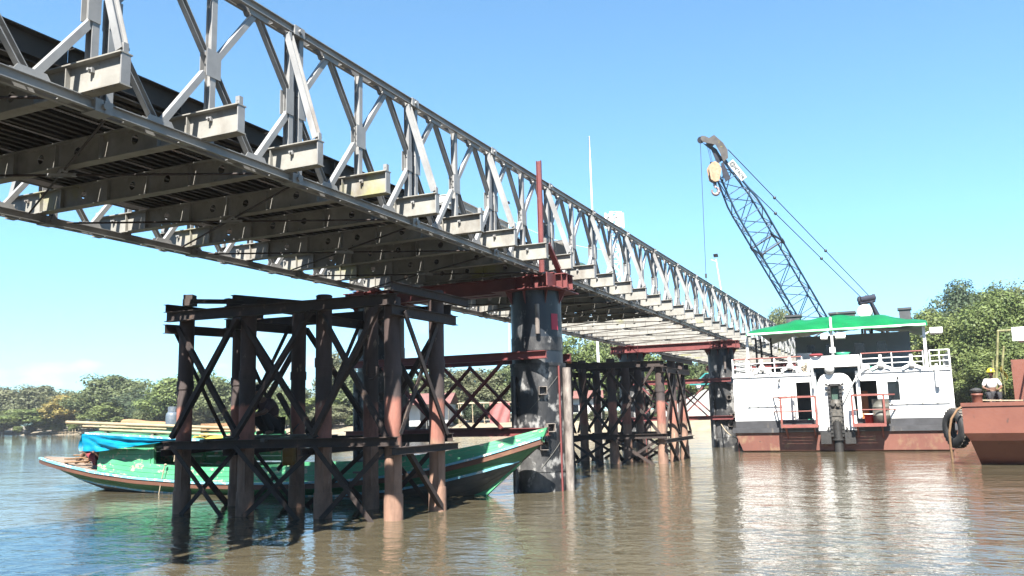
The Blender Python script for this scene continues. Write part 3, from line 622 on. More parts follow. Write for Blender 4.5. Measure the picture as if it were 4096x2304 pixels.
CROWNS = [make_crown(s, nc, nl, lf, sq, lo) for s, nc, nl, lf, sq, lo in ((1, 80, 170, .034, 1, .08), (2, 90, 150, .032, 1.05, .06), (3, 76, 180, .036, .95, .05), (4, 100, 140, .030, 1.1, .10), (5, 80, 170, .035, .9, .03), (6, 50, 150, .030, 1.1, .2))]
FINE = [make_crown(s, 130, 260, .021, 1.0, .06) for s in (11, 12, 13)]
TREES = random.Random(77)
def tree(label, base, h, w, tone, kind=None, group='trees along the river bank', fine=False, name='tree'):
    me, cl = (FINE if fine else CROWNS)[kind if kind is not None else TREES.randrange(3 if fine else 5)]
    t = thing(name, label, 'tree' if name == 'tree' else 'bush', base, (0, 0, TREES.uniform(0, 6.28)), group)
    m = MB(); r0 = max(.05, h*.022); rz = TREES
    pts = [V(0, 0, -.5), V(rz.uniform(-.02, .02)*h, rz.uniform(-.02, .02)*h, h*.25), V(rz.uniform(-.04, .04)*h, rz.uniform(-.04, .04)*h, h*.5), V(0, 0, h*.78)]
    m.path(pts, [r0*1.3, r0, r0*.7, r0*.25], 7)
    for c in cl[::4]:
        a = pts[1].lerp(pts[2], rz.random()); b = V(c.x*w, c.y*w, c.z*h); m.path([a, a.lerp(b, .5)+V(0, 0, h*.03), b], [r0*.45, r0*.3, r0*.1], 5)
    part('trunk', m, 'bark', t)
    c = ob('crown', me, t); c.scale = (w, w, h)
    c.material_slots[0].link = 'OBJECT'; c.material_slots[0].material = MATS[tone]
    return t
def bank_depth(px):
    k = [(-200, 176), (100, 163), (700, 125), (1300, 98), (1900, 80), (2783, 74), (3300, 66), (4200, 52)]
    for (a, da), (b, db) in zip(k, k[1:]):
        if px <= b: return da+(db-da)*(px-a)/(b-a)
    return k[-1][1]
def tree_px(label, px, ytop, wpx, tone, back=4, **kw):
    D = bank_depth(px)+back; top = dep(px, ytop, D); b = V(top.x, top.y, .35); h = top.z-b.z; w = wpx*D/F_PX
    return tree(label, b, h*1.07, w*1.62, tone, **kw)
for a in (('grey-green mangrove tree at the upstream end of the far bank', -70, 1560, 210, 'leaf_olive', 8), ('tall olive tree behind the beached canoe', 65, 1540, 230, 'leaf_olive', 10), ('pale-topped olive tree next to the dark teal tree', 150, 1535, 190, 'leaf_olive', 12),
          ('low leafy tree overhanging the beached canoe', 20, 1630, 150, 'leaf_green', 2), ('wide bright green bushy tree by the row of stakes', 215, 1622, 270, 'leaf_lush', 3), ('dark teal-green tree far behind the yellowish tree', 245, 1560, 170, 'leaf_dark', 30),
          ('yellowish tree above the row of stakes', 308, 1572, 190, 'leaf_yellow', 7), ('tallest green tree, towering over the white board', 455, 1492, 250, 'leaf_green', 9), ('shaded green tree beside the yellowish tree', 385, 1545, 170, 'leaf_green', 12),
          ('leafy tree at the foot of the tallest green tree', 480, 1600, 200, 'leaf_lush', 3), ('dark tree beside the tallest green tree', 545, 1570, 170, 'leaf_dark', 8), ('small dark tree in the gap of the tree line', 610, 1600, 140, 'leaf_dark', 6),
          ('tall bushy green tree behind the gas cylinder', 705, 1500, 230, 'leaf_lush', 5), ('rounded green tree behind the outermost trestle pile', 800, 1490, 220, 'leaf_lush', 8), ('green tree behind the cut brace of the trestle', 905, 1510, 210, 'leaf_green', 8),
          ('pale olive tree seen through the trestle braces', 1060, 1530, 200, 'leaf_olive', 10), ('green tree behind the crouching man', 1160, 1545, 190, 'leaf_green', 6), ('thin tall tree rising above its neighbours behind the trestle', 1345, 1425, 150, 'leaf_olive', 14),
          ('bright green tree by the water behind the trestle', 1290, 1570, 210, 'leaf_lush', 3), ('green tree behind the far column of the near pier', 1430, 1500, 200, 'leaf_green', 9), ('leafy tree close beside the tin-roofed hut', 1560, 1520, 190, 'leaf_green', 6),
          ('tree behind the tin-roofed hut', 1680, 1490, 200, 'leaf_lush', 14), ('pale tree between the hut and the red sheet shelter', 1800, 1480, 210, 'leaf_olive', 9), ('tall olive tree behind the red sheet shelter', 1890, 1468, 180, 'leaf_olive', 14),
          ('small dark tree beside the red sheet shelter', 1905, 1590, 110, 'leaf_dark', 6), ('olive tree close behind the red sheet shelter', 1965, 1510, 170, 'leaf_olive', 10), ('green tree rising beside the black pier column', 2060, 1440, 200, 'leaf_green', 12),
          ('bright green tree under the bridge beside the pier', 2330, 1360, 230, 'leaf_lush', 12), ('large green tree behind the far trestle', 2430, 1345, 240, 'leaf_green', 18), ('dark tree under the bridge behind the far pier', 2540, 1390, 200, 'leaf_dark', 14),
          ('green tree behind the leaning piles of the far trestle', 2650, 1425, 200, 'leaf_lush', 12), ('green tree above the concrete ramp', 2760, 1440, 200, 'leaf_green', 16), ('dark tree hidden behind the far pier', 2860, 1420, 190, 'leaf_dark', 18), ('low tree at the bridge end', 3010, 1410, 180, 'leaf_green', 14)):
    tree_px(a[0], *a[1:5], back=a[5])
for a in (('tree peeping over the workboat chimney nearest the bridge', 3130, 1245, 160, 'leaf_green', 20, 0), ('broad leafy tree beside the white workboat', 3800, 1245, 330, 'leaf_lush', 4, 1), ('tallest dark-topped tree behind the workboat', 3900, 1120, 300, 'leaf_dark', 14, 2), ('bright leafy tree behind the man in the yellow helmet', 3985, 1185, 330, 'leaf_lush', 3, 0),
          ('large tree above the barge wheelhouse', 4130, 1130, 320, 'leaf_green', 8, 1), ('shaded tree close to the canopy post on the barge side', 3715, 1235, 200, 'leaf_dark', 9, 2), ('low tree filling the gap between workboat and barge', 3880, 1400, 280, 'leaf_green', 1, 2), ('leafy tree standing behind the barge bollard', 4020, 1380, 300, 'leaf_lush', 0, 0), ('tree at the bank beyond the barge', 4250, 1190, 300, 'leaf_green', 5, 2)):
    tree_px(a[0], *a[1:5], back=a[5], kind=a[6], fine=True, group='trees beyond the boats')
NB = random.Random(21)  # unseen trees added behind the camera to keep low sky light off the transoms
for k in range(26):
    y = -95+7.6*k+NB.uniform(-2, 2)
    if -6 < y < 11: continue
    h = NB.uniform(8, 13); tree('unseen leafy tree added on the near bank to block low sky light', V(-24-NB.uniform(0, 6)-.05*abs(y), y, .9), h, h*NB.uniform(.9, 1.2), NB.choice(['leaf_green', 'leaf_lush', 'leaf_dark', 'leaf_olive']), group='trees on the near bank')
# understory bushes that hide the trunks along the water
BU = random.Random(5)
for k, px in enumerate([-60, 10, 80, 130, 180, 240, 300, 360, 430, 500, 560, 620, 690, 760, 830, 900, 980, 1060, 1150, 1240, 1330, 1420, 1510, 1580, 1790, 2080, 2230, 2310, 2390, 2470, 2560, 2640, 3700, 3790, 3880, 3970, 4060]):
    D = bank_depth(px)+BU.uniform(.5, 5); p_ = dep(px, 1600, D); hgt = BU.uniform(1.6, 4.2) if px < 1700 or px > 3600 else BU.uniform(1, 2.2)
    tone_ = BU.choice(['leaf_green', 'leaf_lush', 'leaf_olive', 'leaf_dark']); near_ = min((o for o in bpy.data.objects if o.get('category') == 'tree' and 'near bank' not in o['label']), key=lambda o: (o.location.xy-p_.xy).length)
    lb_ = {'leaf_green': 'green', 'leaf_lush': 'bright green', 'leaf_olive': 'olive', 'leaf_dark': 'dark'}[tone_]+' bush below the '+near_['label']
    tree(' '.join(lb_.split()[:16]) if len(lb_.split()) > 16 else lb_, V(p_.x, p_.y, .2), hgt, hgt*BU.uniform(1.3, 1.9), tone_, kind=BU.choice([2, 4]), group='bushes along the water', name='bush')
# ================================================================== green wooden boat
BX = 10.62
ST = [(14.55, .10, .80, .74), (13.9, .40, .75, .55), (13.2, .64, .69, .34), (12.4, .80, .60, .10), (11.4, .91, .48, -.14), (10, .97, .36, -.28), (8, 1.0, .27, -.32), (6, 1.0, .27, -.32), (4.2, .95, .32, -.32), (2.8, .82, .44, -.28), (1.7, .62, .62, -.14), (.95, .42, .79, .12), (.3, .24, .97, .58), (-.2, .10, 1.12, .98), (-.36, .04, 1.17, 1.10)]
def stn(y):
    for a, b in zip(ST, ST[1:]):
        if b[0] <= y <= a[0]:
            k = (a[0]-y)/(a[0]-b[0]); return [a[i]+(b[i]-a[i])*k for i in range(1, 4)]
    return list((ST[0] if y > ST[0][0] else ST[-1])[1:])
def hull(y, f, s, out=0):
    hb, zs, zk = stn(y); x = (hb+out)*(1-(1-f)**1.9)**.75 if f > 0 else 0.0
    return V(s*x, y, zk+(zs-zk)*f)
def frail(y):
    hb, zs, zk = stn(y); return max(.05, 1-.30/max(.31, zs-zk))
YS = [14.55-(14.55+.36)*k/58 for k in range(59)]
boat = thing('wooden_boat', 'long green wooden cargo boat with upswept bow moored behind the near trestle', 'boat', (BX, 0, 0))
def strake(fa, fb, s, mt, name='plank', out=0, y0=15, y1=-1):
    rows = []
    for i in range(4):
        rows.append([hull(y, (fa(y)+(fb(y)-fa(y))*i/3), s, out) for y in YS if y1 <= y <= y0])
    m = MB(); m.grid(rows if s > 0 else [list(reversed(r)) for r in rows], True, -.03); return part(name, m, mt, boat)
for s in (-1, 1):
    for k in range(3): strake(lambda y, k=k: frail(y)*(k/3)+.004, lambda y, k=k: frail(y)*((k+1)/3)-.004, s, 'wood_grey')
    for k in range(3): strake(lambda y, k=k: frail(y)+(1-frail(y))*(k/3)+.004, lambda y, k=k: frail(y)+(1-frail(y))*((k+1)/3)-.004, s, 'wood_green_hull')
    def railing(name, df, dz, w, h, mt, fixed=None, ya=15, yb=-1):
        pts = []
        for y in YS:
            if not yb <= y <= ya: continue
            q = hull(y, 1 if fixed is None else frail(y), s, .02); pts.append(q+V(s*w*.4, 0, dz))
        m = MB(); rows = [[p+V(-s*w/2, 0, -h/2) for p in pts], [p+V(s*w/2, 0, -h/2) for p in pts], [p+V(s*w/2, 0, h/2) for p in pts], [p+V(-s*w/2, 0, h/2) for p in pts], [p+V(-s*w/2, 0, -h/2) for p in pts]]
        m.grid(rows if s > 0 else [list(reversed(r)) for r in rows], False); part(name, m, mt, boat)
    railing('rub_rail', 0, -.075, .075, .10, 'wood_brown'); railing('cap_rail', 0, .005, .10, .045, 'wood_teal'); railing('lower_rail', 0, 0, .05, .05, 'wood_teal', 1, 12.6, 0)
    # bulwark planks above the sheer
    def bul(y): return .36 if 2.6 < y < 11.6 else (.36-(2.6-y)*.055 if y <= 2.6 else 0)
    for k in range(3):
        yy = [y for y in YS if -.30 <= y <= 11.6]+[-.30, -.37]
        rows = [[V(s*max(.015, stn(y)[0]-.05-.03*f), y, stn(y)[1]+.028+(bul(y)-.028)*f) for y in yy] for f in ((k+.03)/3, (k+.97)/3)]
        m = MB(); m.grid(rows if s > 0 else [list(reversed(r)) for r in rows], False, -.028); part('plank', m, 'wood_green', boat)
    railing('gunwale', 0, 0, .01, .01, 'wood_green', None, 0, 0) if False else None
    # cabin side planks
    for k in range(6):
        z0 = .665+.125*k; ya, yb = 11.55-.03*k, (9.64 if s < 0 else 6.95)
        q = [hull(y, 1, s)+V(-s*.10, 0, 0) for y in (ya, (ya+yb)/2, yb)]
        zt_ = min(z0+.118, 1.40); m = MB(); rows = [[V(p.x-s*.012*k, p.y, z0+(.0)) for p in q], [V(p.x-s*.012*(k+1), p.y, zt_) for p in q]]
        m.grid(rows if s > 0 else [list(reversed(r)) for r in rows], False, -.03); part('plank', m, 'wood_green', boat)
    for y in (9.6, 7.0):
        m = MB(); m.b2((s*(.80), y-.05, .62), (s*(.87), y+.05, 1.38)); part('cabin_post', m, 'wood_green', boat)
for k in range(7):                                                  # stern deck
    m = MB(); rows = []
    for f in (0, 1):
        r = []
        for y in [14.5, 13.9, 13.2, 12.4, 11.5]:
            hb = stn(y)[0]-.03; r.append(V(-hb+2*hb*(k+.04+.92*f)/7, y, stn(y)[1]+.012))
        rows.append(r)
    m.grid(rows, False, .025); part('deck_plank', m, 'wood_deck', boat)
m = MB(); yy = [11.4, 9, 7, 5, 3, 1.8]; m.grid([[V(-stn(y)[0]*.86, y, .12) for y in yy], [V(stn(y)[0]*.86, y, .12) for y in yy]], False, .03); part('floor', m, 'wood_grey', boat)
for k in range(4):
    m = MB(); rows = []
    for f in (0, 1):
        r = []
        for y in [2.4, 1.6, .9, .3, -.1]:
            hb = max(.03, stn(y)[0]-.12); r.append(V(-hb+2*hb*(k+.04+.92*f)/4, y, stn(y)[1]+.06))
        rows.append(r)
    m.grid(rows, False, .025); part('deck_plank', m, 'wood_deck', boat)
for (y, nm) in ((11.5, 'bulkhead'), (6.95, 'bulkhead')):
    m = MB(); m.b2((-.8, y-.02, .3), (.8, y+.02, 1.38)) if y > 9 else m.b2((-.85, y-.02, .15), (.85, y+.02, .6)); part(nm, m, 'wood_green', boat)
for y in (5.4, 3.6): m = MB(); m.b2((-.93, y-.09, .50), (.93, y+.09, .54)); part('thwart', m, 'wood_grey', boat)
m = MB(); m.prism([V(-.045, 1.44, -.3), V(-.045, 1.02, -.06), V(-.045, .22, .60), V(-.045, -.40, 1.22), V(-.045, -.47, 1.385), V(-.045, -.36, 1.36), V(-.045, .40, .72), V(-.045, 1.30, .0)], (.09, 0, 0)); part('stem_post', m, 'wood_green', boat)
m = MB()
pts = [(y, 1.475-.052*(11.7-y)) for y in (11.75, 10.5, 9.3, 8.1, 6.85)]
m.grid([[V(x, y, z+.05*(1-(x/1.0)**2)) for y, z in pts] for x in (-1.02, -.5, 0, .5, 1.02)], False, -.035); roof = part('roof', m, 'wood_green', boat)
for s in (-1, 1):
    m = MB(); m.bar((s*1.03, 11.77, 1.452), (s*1.03, 6.84, 1.195), .03, .06); part('trim', m, 'wood_teal', roof)
m = MB(); m.bar((-1.03, 11.77, 1.46), (1.03, 11.77, 1.46), .03, .06); part('trim', m, 'wood_teal', roof)
m = MB(); m.b2((-.28, 13.0, .70), (-.18, 13.35, .80)); m.tube((-.05, 13.05, .70), (-.05, 13.05, .92), .05, n=10); part('bitt', m, 'wood_deck', boat)
def sag(a, b, s=.3, n=10):
    a, b = Vector(a), Vector(b); return [a.lerp(b, i/n)-V(0, 0, s*4*(i/n)*(1-i/n)) for i in range(n+1)]
m = MB(); m.path([V(10.1+.32*math.cos(t*.55)*(1+.15*math.sin(t)), 12.55+.42*math.sin(t*.55), .685+.008*t) for t in range(26)], .022, 6); single('coiled_rope', 'thick brown rope coiled on the stern deck of the green boat', 'rope', m, 'rope_brown')
m = MB(); m.path([(9.58, 9.0, .66), (9.57, 9.05, .45), (9.56, 9.1, .2), (9.55, 9.15, -.1)], .013, 6); m.lathe([(.001, -.03), (.035, -.015), (.035, .015), (.001, .03)], (9.6, 9.0, .68), 8); single('mooring_rope', 'pale rope hanging down the green hull into the water', 'rope', m, 'rope')
m = MB(); m.path([(9.57, 8.62, 1.24), (9.56, 8.60, 1.05), (9.55, 8.66, .9), (9.55, 8.68, .76)], .014, 6); m.path([(9.57, 8.63, 1.0), (9.55, 8.72, .88), (9.56, 8.64, .78)], .011, 6); single('rope_end', 'short frayed rope end hanging from the cabin roof of the green boat', 'rope', m, 'rope')
# blue tarpaulin hung over the cabin side
m = MB(); rows = []
for i in range(13):
    u = i/12; r = []
    for j in range(41):
        v = j/40; y = 11.82-3.3*v; zt_ = 1.44-.052*(11.7-y); lo = 1.02+.0*v if v < .17 else 1.0+(v-.17)/.83*.27; lo = min(lo, zt_-.02)
        z = zt_+(lo-zt_)*u; an_ = math.atan2(u+.05, v*2.2+.05); fold = (.05*math.sin(an_*11)+.025*math.sin(an_*23+1))*min(1, (u+v)*1.2)+.03*noise.noise(V(v*9, u*5, 3))+.02*math.sin(v*31-u*6)*u
        r.append(V(BX-1.065-.05*u-fold, y, z))
    rows.append(r)
m.grid(rows, True, .004)
rows = [[V(BX-1.065-.05*i/8+.9*j/10, 11.82+.10*math.sin(j*.9+i*.4)*i/8+.03, 1.44-(.42-.012*j)*i/8) for j in range(11)] for i in range(9)]
m.grid([list(reversed(r)) for r in rows], True, .004)
single('tarpaulin', 'bright blue tarpaulin hanging from the cabin roof of the green boat', 'tarpaulin', m, 'blue_tarp')
def bambu(a, b, r_, mt='bamboo'):
    a, b = Vector(a), Vector(b); m = MB(); n = max(3, int((b-a).length/.35)); pts, rs = [], []
    for i in range(n+1):
        k = i/n; p_ = a.lerp(b, k)
        for dk, q in ((-.02, 1), (0, 1.14), (.02, 1)): pts.append(a.lerp(b, min(1, max(0, k+dk*.5)))); rs.append(r_*q*(1-.25*k))
    m.path(pts, rs, 8); return m, mt
for a, b, r_, lb in (((9.78, 12.7, 1.75), (9.85, 7.0, 1.50), .045, 'thick pale bamboo pole projecting past the cabin roof'), ((9.95, 12.3, 1.63), (9.98, 7.1, 1.42), .035, 'thinner bamboo pole lying under the thick one on the cabin roof'), ((9.72, 11.4, 1.545), (9.72, 6.9, 1.33), .03, 'flat grey batten-like pole along the roof edge'), ((10.2, 11.9, 1.62), (10.35, 6.95, 1.42), .04, 'bamboo pole beside the log on the cabin roof')):
    m, mt = bambu(a, b, r_); single('bamboo_pole', lb, 'pole', m, mt)
for y in (11.2, 9.6, 8.0): m = MB(); z = 1.48-.052*(11.7-y)+.03; m.box((BX-.35, y, z), (1.1, .09, .06)); single('roof_batten', {11.2: 'grey batten under the poles at the blue tarpaulin corner', 9.6: 'grey batten under the log on the boat roof', 8.0: 'grey batten under the timber box on the boat roof'}[y], 'batten', m, 'wood_grey')
m = MB(); pts = [V(10.25, 11.2-1.75*i/9, 1.70-.013*i+.01*math.sin(i)) for i in range(10)]; m.path(pts, [.085, .10, .098, .102, .10, .098, .10, .095, .09, .07], 14); single('log', 'stout brown log lying on the cabin roof of the green boat', 'log', m, 'log_bark')
gas = thing('gas_cylinder', 'worn blue-grey gas cylinder with collar standing on the boat roof', 'gas cylinder', (10.0, 9.24, 1.50))
m = MB(); m.lathe([(.001, 0), (.12, 0), (.13, .02), (.135, .05), (.155, .07), (.16, .12), (.16, .33), (.15, .39), (.12, .425), (.06, .44), (.001, .445)], n=24); part('tank', m, 'gas_paint', gas)
m = MB(); n = 24
for k in range(n):
    if k in (4, 16): continue
    a0, a1 = 2*math.pi*k/n, 2*math.pi*(k+1)/n; z0 = .40
    q = [V(math.cos(a)*r_, math.sin(a)*r_, z) for a in (a0, a1) for r_ in (.105, .112) for z in (z0, .565)]
    m.hexa([q[0], q[2], q[6], q[4], q[1], q[3], q[7], q[5]])
part('collar', m, 'gas_paint', gas); m = MB(); m.tube((0, 0, .44), (0, 0, .52), .02, n=10); m.tube((0, -.03, .5), (0, .05, .5), .013, n=8); part('valve', m, 'hook_steel', gas)
tb = thing('timber_box', 'low brown timber box with round holes on the boat roof', 'box', (10.15, 7.6, 1.40), (0, .0, .05))
m = MB(); m.box((0, 0, .12), (.34, 1.35, .22)); part('body', m, 'log_bark', tb)
for y in (-.45, .0, .45): m = MB(); m.tube((-.176, y, .12), (-.165, y, .12), .055, n=14); part('hole_shade_disc', m, 'dark_metal', tb)  # dark discs on the solid face stand in for shade inside the holes
m = MB(); m.grid([[V(9.62+.25*i/4+.02*math.sin(j), 8.2-.9*j/8, 1.36+.05*math.sin(i*1.7+j*.8)-.02*(4-i)) for j in range(9)] for i in range(5)], True, .006); single('cloth', 'crumpled pink and yellow cloth lying at the roof edge of the green boat', 'cloth', m, 'yellow_cloth')
# man sitting at the stern behind the tarpaulin; his leg shows below it
pr = thing('person', 'person sitting behind the blue tarpaulin with one bare leg reaching to the stern deck', 'person', (10.1, 11.82, .66))
P_ = {'hip': ((0, 0, .13), .13), 'spine': ((0, -.04, .32), .125), 'chest': ((0, .03, .49), .135), 'neck': ((0, .10, .61), .055), 'nk': ((0, .13, .66), .05)}
E_ = [('hip', 'spine'), ('spine', 'chest'), ('chest', 'neck'), ('neck', 'nk')]
for s, k in ((-1, 'l'), (1, 'r')):
    P_[k+'s'] = ((s*.17, .05, .56), .06); P_[k+'e'] = ((s*.24, .20, .38), .042); P_[k+'w'] = ((s*.18, .36, .34), .03)
    P_[k+'h'] = ((s*.1, .05, .12), .095); P_[k+'k'] = ((s*.15, .34, .34), .065); P_[k+'a'] = ((s*.14, .60, .07), .042); P_[k+'f'] = ((s*.14, .73, .035), .035)
    E_ += [('chest', k+'s'), (k+'s', k+'e'), (k+'e', k+'w'), ('hip', k+'h'), (k+'h', k+'k'), (k+'k', k+'a'), (k+'a', k+'f')]
    E_ += hand(P_, k, k+'w', P_[k+'w'][0], (0, 1, -.2), (-s, 0, 0))
body('body', P_, E_, 'skin', pr); head(pr, (0, .17, .755), (0, 1, -.3))
P2 = {'spine': ((0, -.04, .26), .145), 'chest': ((0, .03, .49), .15), 'neck': ((0, .09, .60), .075)}; E2 = [('spine', 'chest'), ('chest', 'neck')]
for s, k in ((-1, 'l'), (1, 'r')): P2[k+'s'] = ((s*.17, .05, .56), .075); P2[k+'e'] = ((s*.23, .18, .41), .058); E2 += [('chest', k+'s'), (k+'s', k+'e')]
body('shirt', P2, E2, 'shirt_plum', pr)
P2 = {'hip': ((0, 0, .13), .14)}; E2 = []
for s, k in ((-1, 'l'), (1, 'r')): P2[k+'h'] = ((s*.1, .05, .12), .105); P2[k+'k'] = ((s*.145, .30, .315), .078); E2 += [('hip', k+'h'), (k+'h', k+'k')]
body('shorts', P2, E2, 'shorts_maroon', pr)
# man crouching on planks in the near trestle
PC = on(0, 7.12, 1078, 1752); PC.z = 1.40
for i, dx in enumerate((-.14, .12)):
    m = MB(); m.b2((0, -.9, 0), (.22, .9, .035)); single('walk_plank', ('scaffold plank under the crouching man, on the boat side', 'scaffold plank under the crouching man, on the river side')[1-i], 'plank', m, 'wood_grey', (7.12+dx-.11, PC.y, 1.365))
for dy in (-.7, .7):
    m = MB(); m.b2((6.1, PC.y+dy-.04, 1.30), (8.25, PC.y+dy+.04, 1.362)); single('plank_bearer', 'timber bearer carrying the planks, nearer the '+('sunlit piles' if dy < 0 else 'moored boat cabin'), 'timber', m, 'wood_grey')
pr = thing('person', 'person in a dark plum shirt crouching on planks inside the near trestle', 'person', (7.12, PC.y, 1.40), (0, 0, R(78)))
P_ = {'hip': ((0, -.10, .20), .15), 'spine': ((0, -.06, .38), .145), 'chest': ((0, .07, .54), .15), 'neck': ((0, .17, .66), .06), 'nk': ((0, .22, .71), .05)}
E_ = [('hip', 'spine'), ('spine', 'chest'), ('chest', 'neck'), ('neck', 'nk')]
for s, k in ((-1, 'l'), (1, 'r')):
    P_[k+'s'] = ((s*.18, .10, .60), .065); P_[k+'e'] = ((s*.24, .30, .42), .045); P_[k+'w'] = ((s*.13, .48, .36), .032)
    P_[k+'h'] = ((s*.1, -.06, .18), .10); P_[k+'k'] = ((s*.17, .28, .40), .07); P_[k+'a'] = ((s*.13, .03, .06), .045); P_[k+'f'] = ((s*.14, .20, .035), .038)
    E_ += [('chest', k+'s'), (k+'s', k+'e'), (k+'e', k+'w'), ('hip', k+'h'), (k+'h', k+'k'), (k+'k', k+'a'), (k+'a', k+'f')]
    E_ += hand(P_, k, k+'w', P_[k+'w'][0], (-s*.3, .8, -.5), (-s, 0, 0), .7)
body('body', P_, E_, 'skin', pr); head(pr, (0, .28, .82), (0, 1, -.35))
P2 = {'spine': ((0, -.08, .30), .165), 'chest': ((0, .06, .54), .168), 'neck': ((0, .15, .645), .08)}; E2 = [('spine', 'chest'), ('chest', 'neck')]
for s, k in ((-1, 'l'), (1, 'r')): P2[k+'s'] = ((s*.18, .10, .60), .08); P2[k+'e'] = ((s*.235, .285, .435), .058); E2 += [('chest', k+'s'), (k+'s', k+'e')]
body('shirt', P2, E2, 'shirt_plum', pr)
P2 = {'hip': ((0, -.10, .20), .165)}; E2 = []
for s, k in ((-1, 'l'), (1, 'r')): P2[k+'h'] = ((s*.1, -.06, .18), .11); P2[k+'k'] = ((s*.17, .285, .405), .08); P2[k+'a'] = ((s*.13, .03, .07), .056); E2 += [('hip', k+'h'), (k+'h', k+'k'), (k+'k', k+'a')]
body('trousers', P2, E2, 'trousers', pr)
JC = on(0, 7.55, 1157, 1860)
jc = thing('jerrycan', 'amber plastic jerrycan hanging on a cord below the trestle beam', 'jerrycan', JC, (0, 0, R(25)))
m = MB(); prf = [(-.12, -.09), (-.10, -.11), (.10, -.11), (.12, -.09), (.12, .09), (.10, .11), (-.10, .11), (-.12, .09)]; rows = []
for z, k in ((0, .9), (.02, 1), (.15, 1.0), (.16, .97), (.17, 1.0), (.28, 1), (.31, .92), (.335, .6)): rows.append([V(x*k, y*k, z) for x, y in prf+prf[:1]])
m.grid(rows, True); m.prism([V(x*.6, y*.6, .335) for x, y in prf], (0, 0, .004)); m.prism([V(x*.9, y*.9, 0) for x, y in prf], (0, 0, -.003)); part('body', m, 'jerrycan', jc)
m = MB(); m.path([(-.06, 0, .33), (-.06, 0, .385), (-.03, 0, .40), (.03, 0, .40), (.05, 0, .36), (.05, 0, .33)], .014, 7); part('handle', m, 'jerrycan', jc)
m = MB(); m.tube((.085, 0, .31), (.085, 0, .36), .028, n=12); part('cap', m, 'dark_metal', jc)
m = MB(); m.path([V(0, 0, .4), V(.005, 0, .46), V(.08, -.03, 1.36-JC.z), V(.27, -.12, 1.42-JC.z)], .008, 5); part('cord', m, 'cable', jc, jc.matrix_basis.inverted().to_translation() if False else (0, 0, 0))
m = MB(); q = on(0, 7.2, 1160, 1660); m.path([q, on(0, 7.2, 1163, 1710), on(0, 7.2, 1170, 1745)], .014, 6); single('bamboo_stake', 'upright stick beside the crouching man', 'stick', m, 'bamboo_green')
m = MB(); m.path([on(0, 7.2, 1195, 1695), on(0, 7.2, 1170, 1725), on(0, 7.2, 1140, 1738), on(0, 7.2, 1105, 1742)], .01, 6); single('welding_cable', 'thin dark cable trailing to the crouching man', 'cable', m, 'cable')
# ================================================================== white workboat
WX = 28.4
def wp(px, py, x=WX): return on(0, x, px, py)
YL, YR = wp(2945, 1690).y, wp(3822, 1690).y                      # left and right corners of the front wall
wb_ = thing('workboat', 'boxy white two-deck workboat with a green canopy moored beside the bridge', 'boat', (WX, (YL+YR)/2, 0))
YM = (YL+YR)/2; XB = 40.5
def wpart(name, m, mt, parent=wb_): return part(name, m, mt, parent, (-WX, -YM, 0) if parent is wb_ else (0, 0, 0))
def rect(px0, py0, px1, py1, x=WX):
    a, b = wp(px0, py0, x), wp(px1, py1, x); return (min(a.y, b.y), max(a.y, b.y), min(a.z, b.z), max(a.z, b.z))
# hull: raked red bottom, rubbing strake, black band
m = MB()
def hsec(x, inset, z): return [V(x, YL+.03-inset, z), V(x, YR-.03+inset, z)]
lo = [V(WX+.75, YL-.55, -.6), V(WX+.75, YR+.35, -.6), V(XB, YR+.35, -.6), V(XB, YL-.55, -.6)]; hi = [V(WX-.12, YL+.05, .74), V(WX-.12, YR-.05, .74), V(XB+.6, YR-.05, .74), V(XB+.6, YL+.05, .74)]
mid = [V(WX-.09, YL-.22, .05), V(WX-.09, YR+.12, .05), V(XB+.3, YR+.12, .12), V(XB+.3, YL-.22, .12)]
for A, B in ((lo, mid), (mid, hi)):
    for i in range(4): m.add([A[i], A[(i+1) % 4], B[(i+1) % 4], B[i]], [(3, 2, 1, 0)])
m.add(lo, [(0, 1, 2, 3)]); m.add(hi, [(3, 2, 1, 0)]); hull_ = wpart('hull', m, 'hull_red')
m = MB(); m.b2((WX-.20, YR-.12, .72), (XB+.66, YL+.12, .90)); part('fender_strake', m, 'black_paint', hull_)
m = MB(); m.b2((WX-.02, YR-.012, .902), (XB+.3, YL+.012, 1.17)); part('black_band', m, 'black_paint', hull_)
for px in (2940, 3042):
    q = wp(px, 1765, WX); m = MB(); m.tube((WX-.10, q.y, .43), (WX+.12, q.y, .43), .10, n=16); m.tube((WX-.105, q.y, .43), (WX-.09, q.y, .43), .055, n=16); part('hawse_pipe', m, 'dark_metal', hull_)
# main deck house with real openings
Z0, Z1 = 1.172, 2.86
def wall_x(name, x, t, y0, y1, z0, z1, opens, mt, parent=wb_):
    m = MB(); cuts = sorted({y0, y1, *[v for o in opens for v in o[:2] if y0 < v < y1]})
    for a, b in zip(cuts, cuts[1:]):
        z = z0
        for o in sorted([o for o in opens if o[0] <= a+1e-6 and o[1] >= b-1e-6], key=lambda o: o[2]):
            if o[2] > z+1e-4: m.b2((x, a, z), (x+t, b, o[2]))
            z = o[3]
        if z < z1-1e-4: m.b2((x, a, z), (x+t, b, z1))
    return wpart(name, m, mt, parent)
doorL, doorR, winR = rect(3183, 1530, 3252, 1690), rect(3438, 1524, 3520, 1690), rect(3548, 1527, 3602, 1600)
alc = rect(3258, 1464, 3437, 1690); louv = rect(3107, 1538, 3150, 1612)
doorL = (*doorL[:2], 1.0, doorL[3]); doorR = (*doorR[:2], 1.0, doorR[3]); alc = (alc[0], alc[1], 1.0, 2.95)
wall_x('front_wall', WX, .08, alc[1], YL, Z0, Z1, [doorL, louv], 'white_paint'); wall_x('front_wall', WX, .08, YR, alc[0], Z0, Z1, [doorR, winR], 'white_paint')
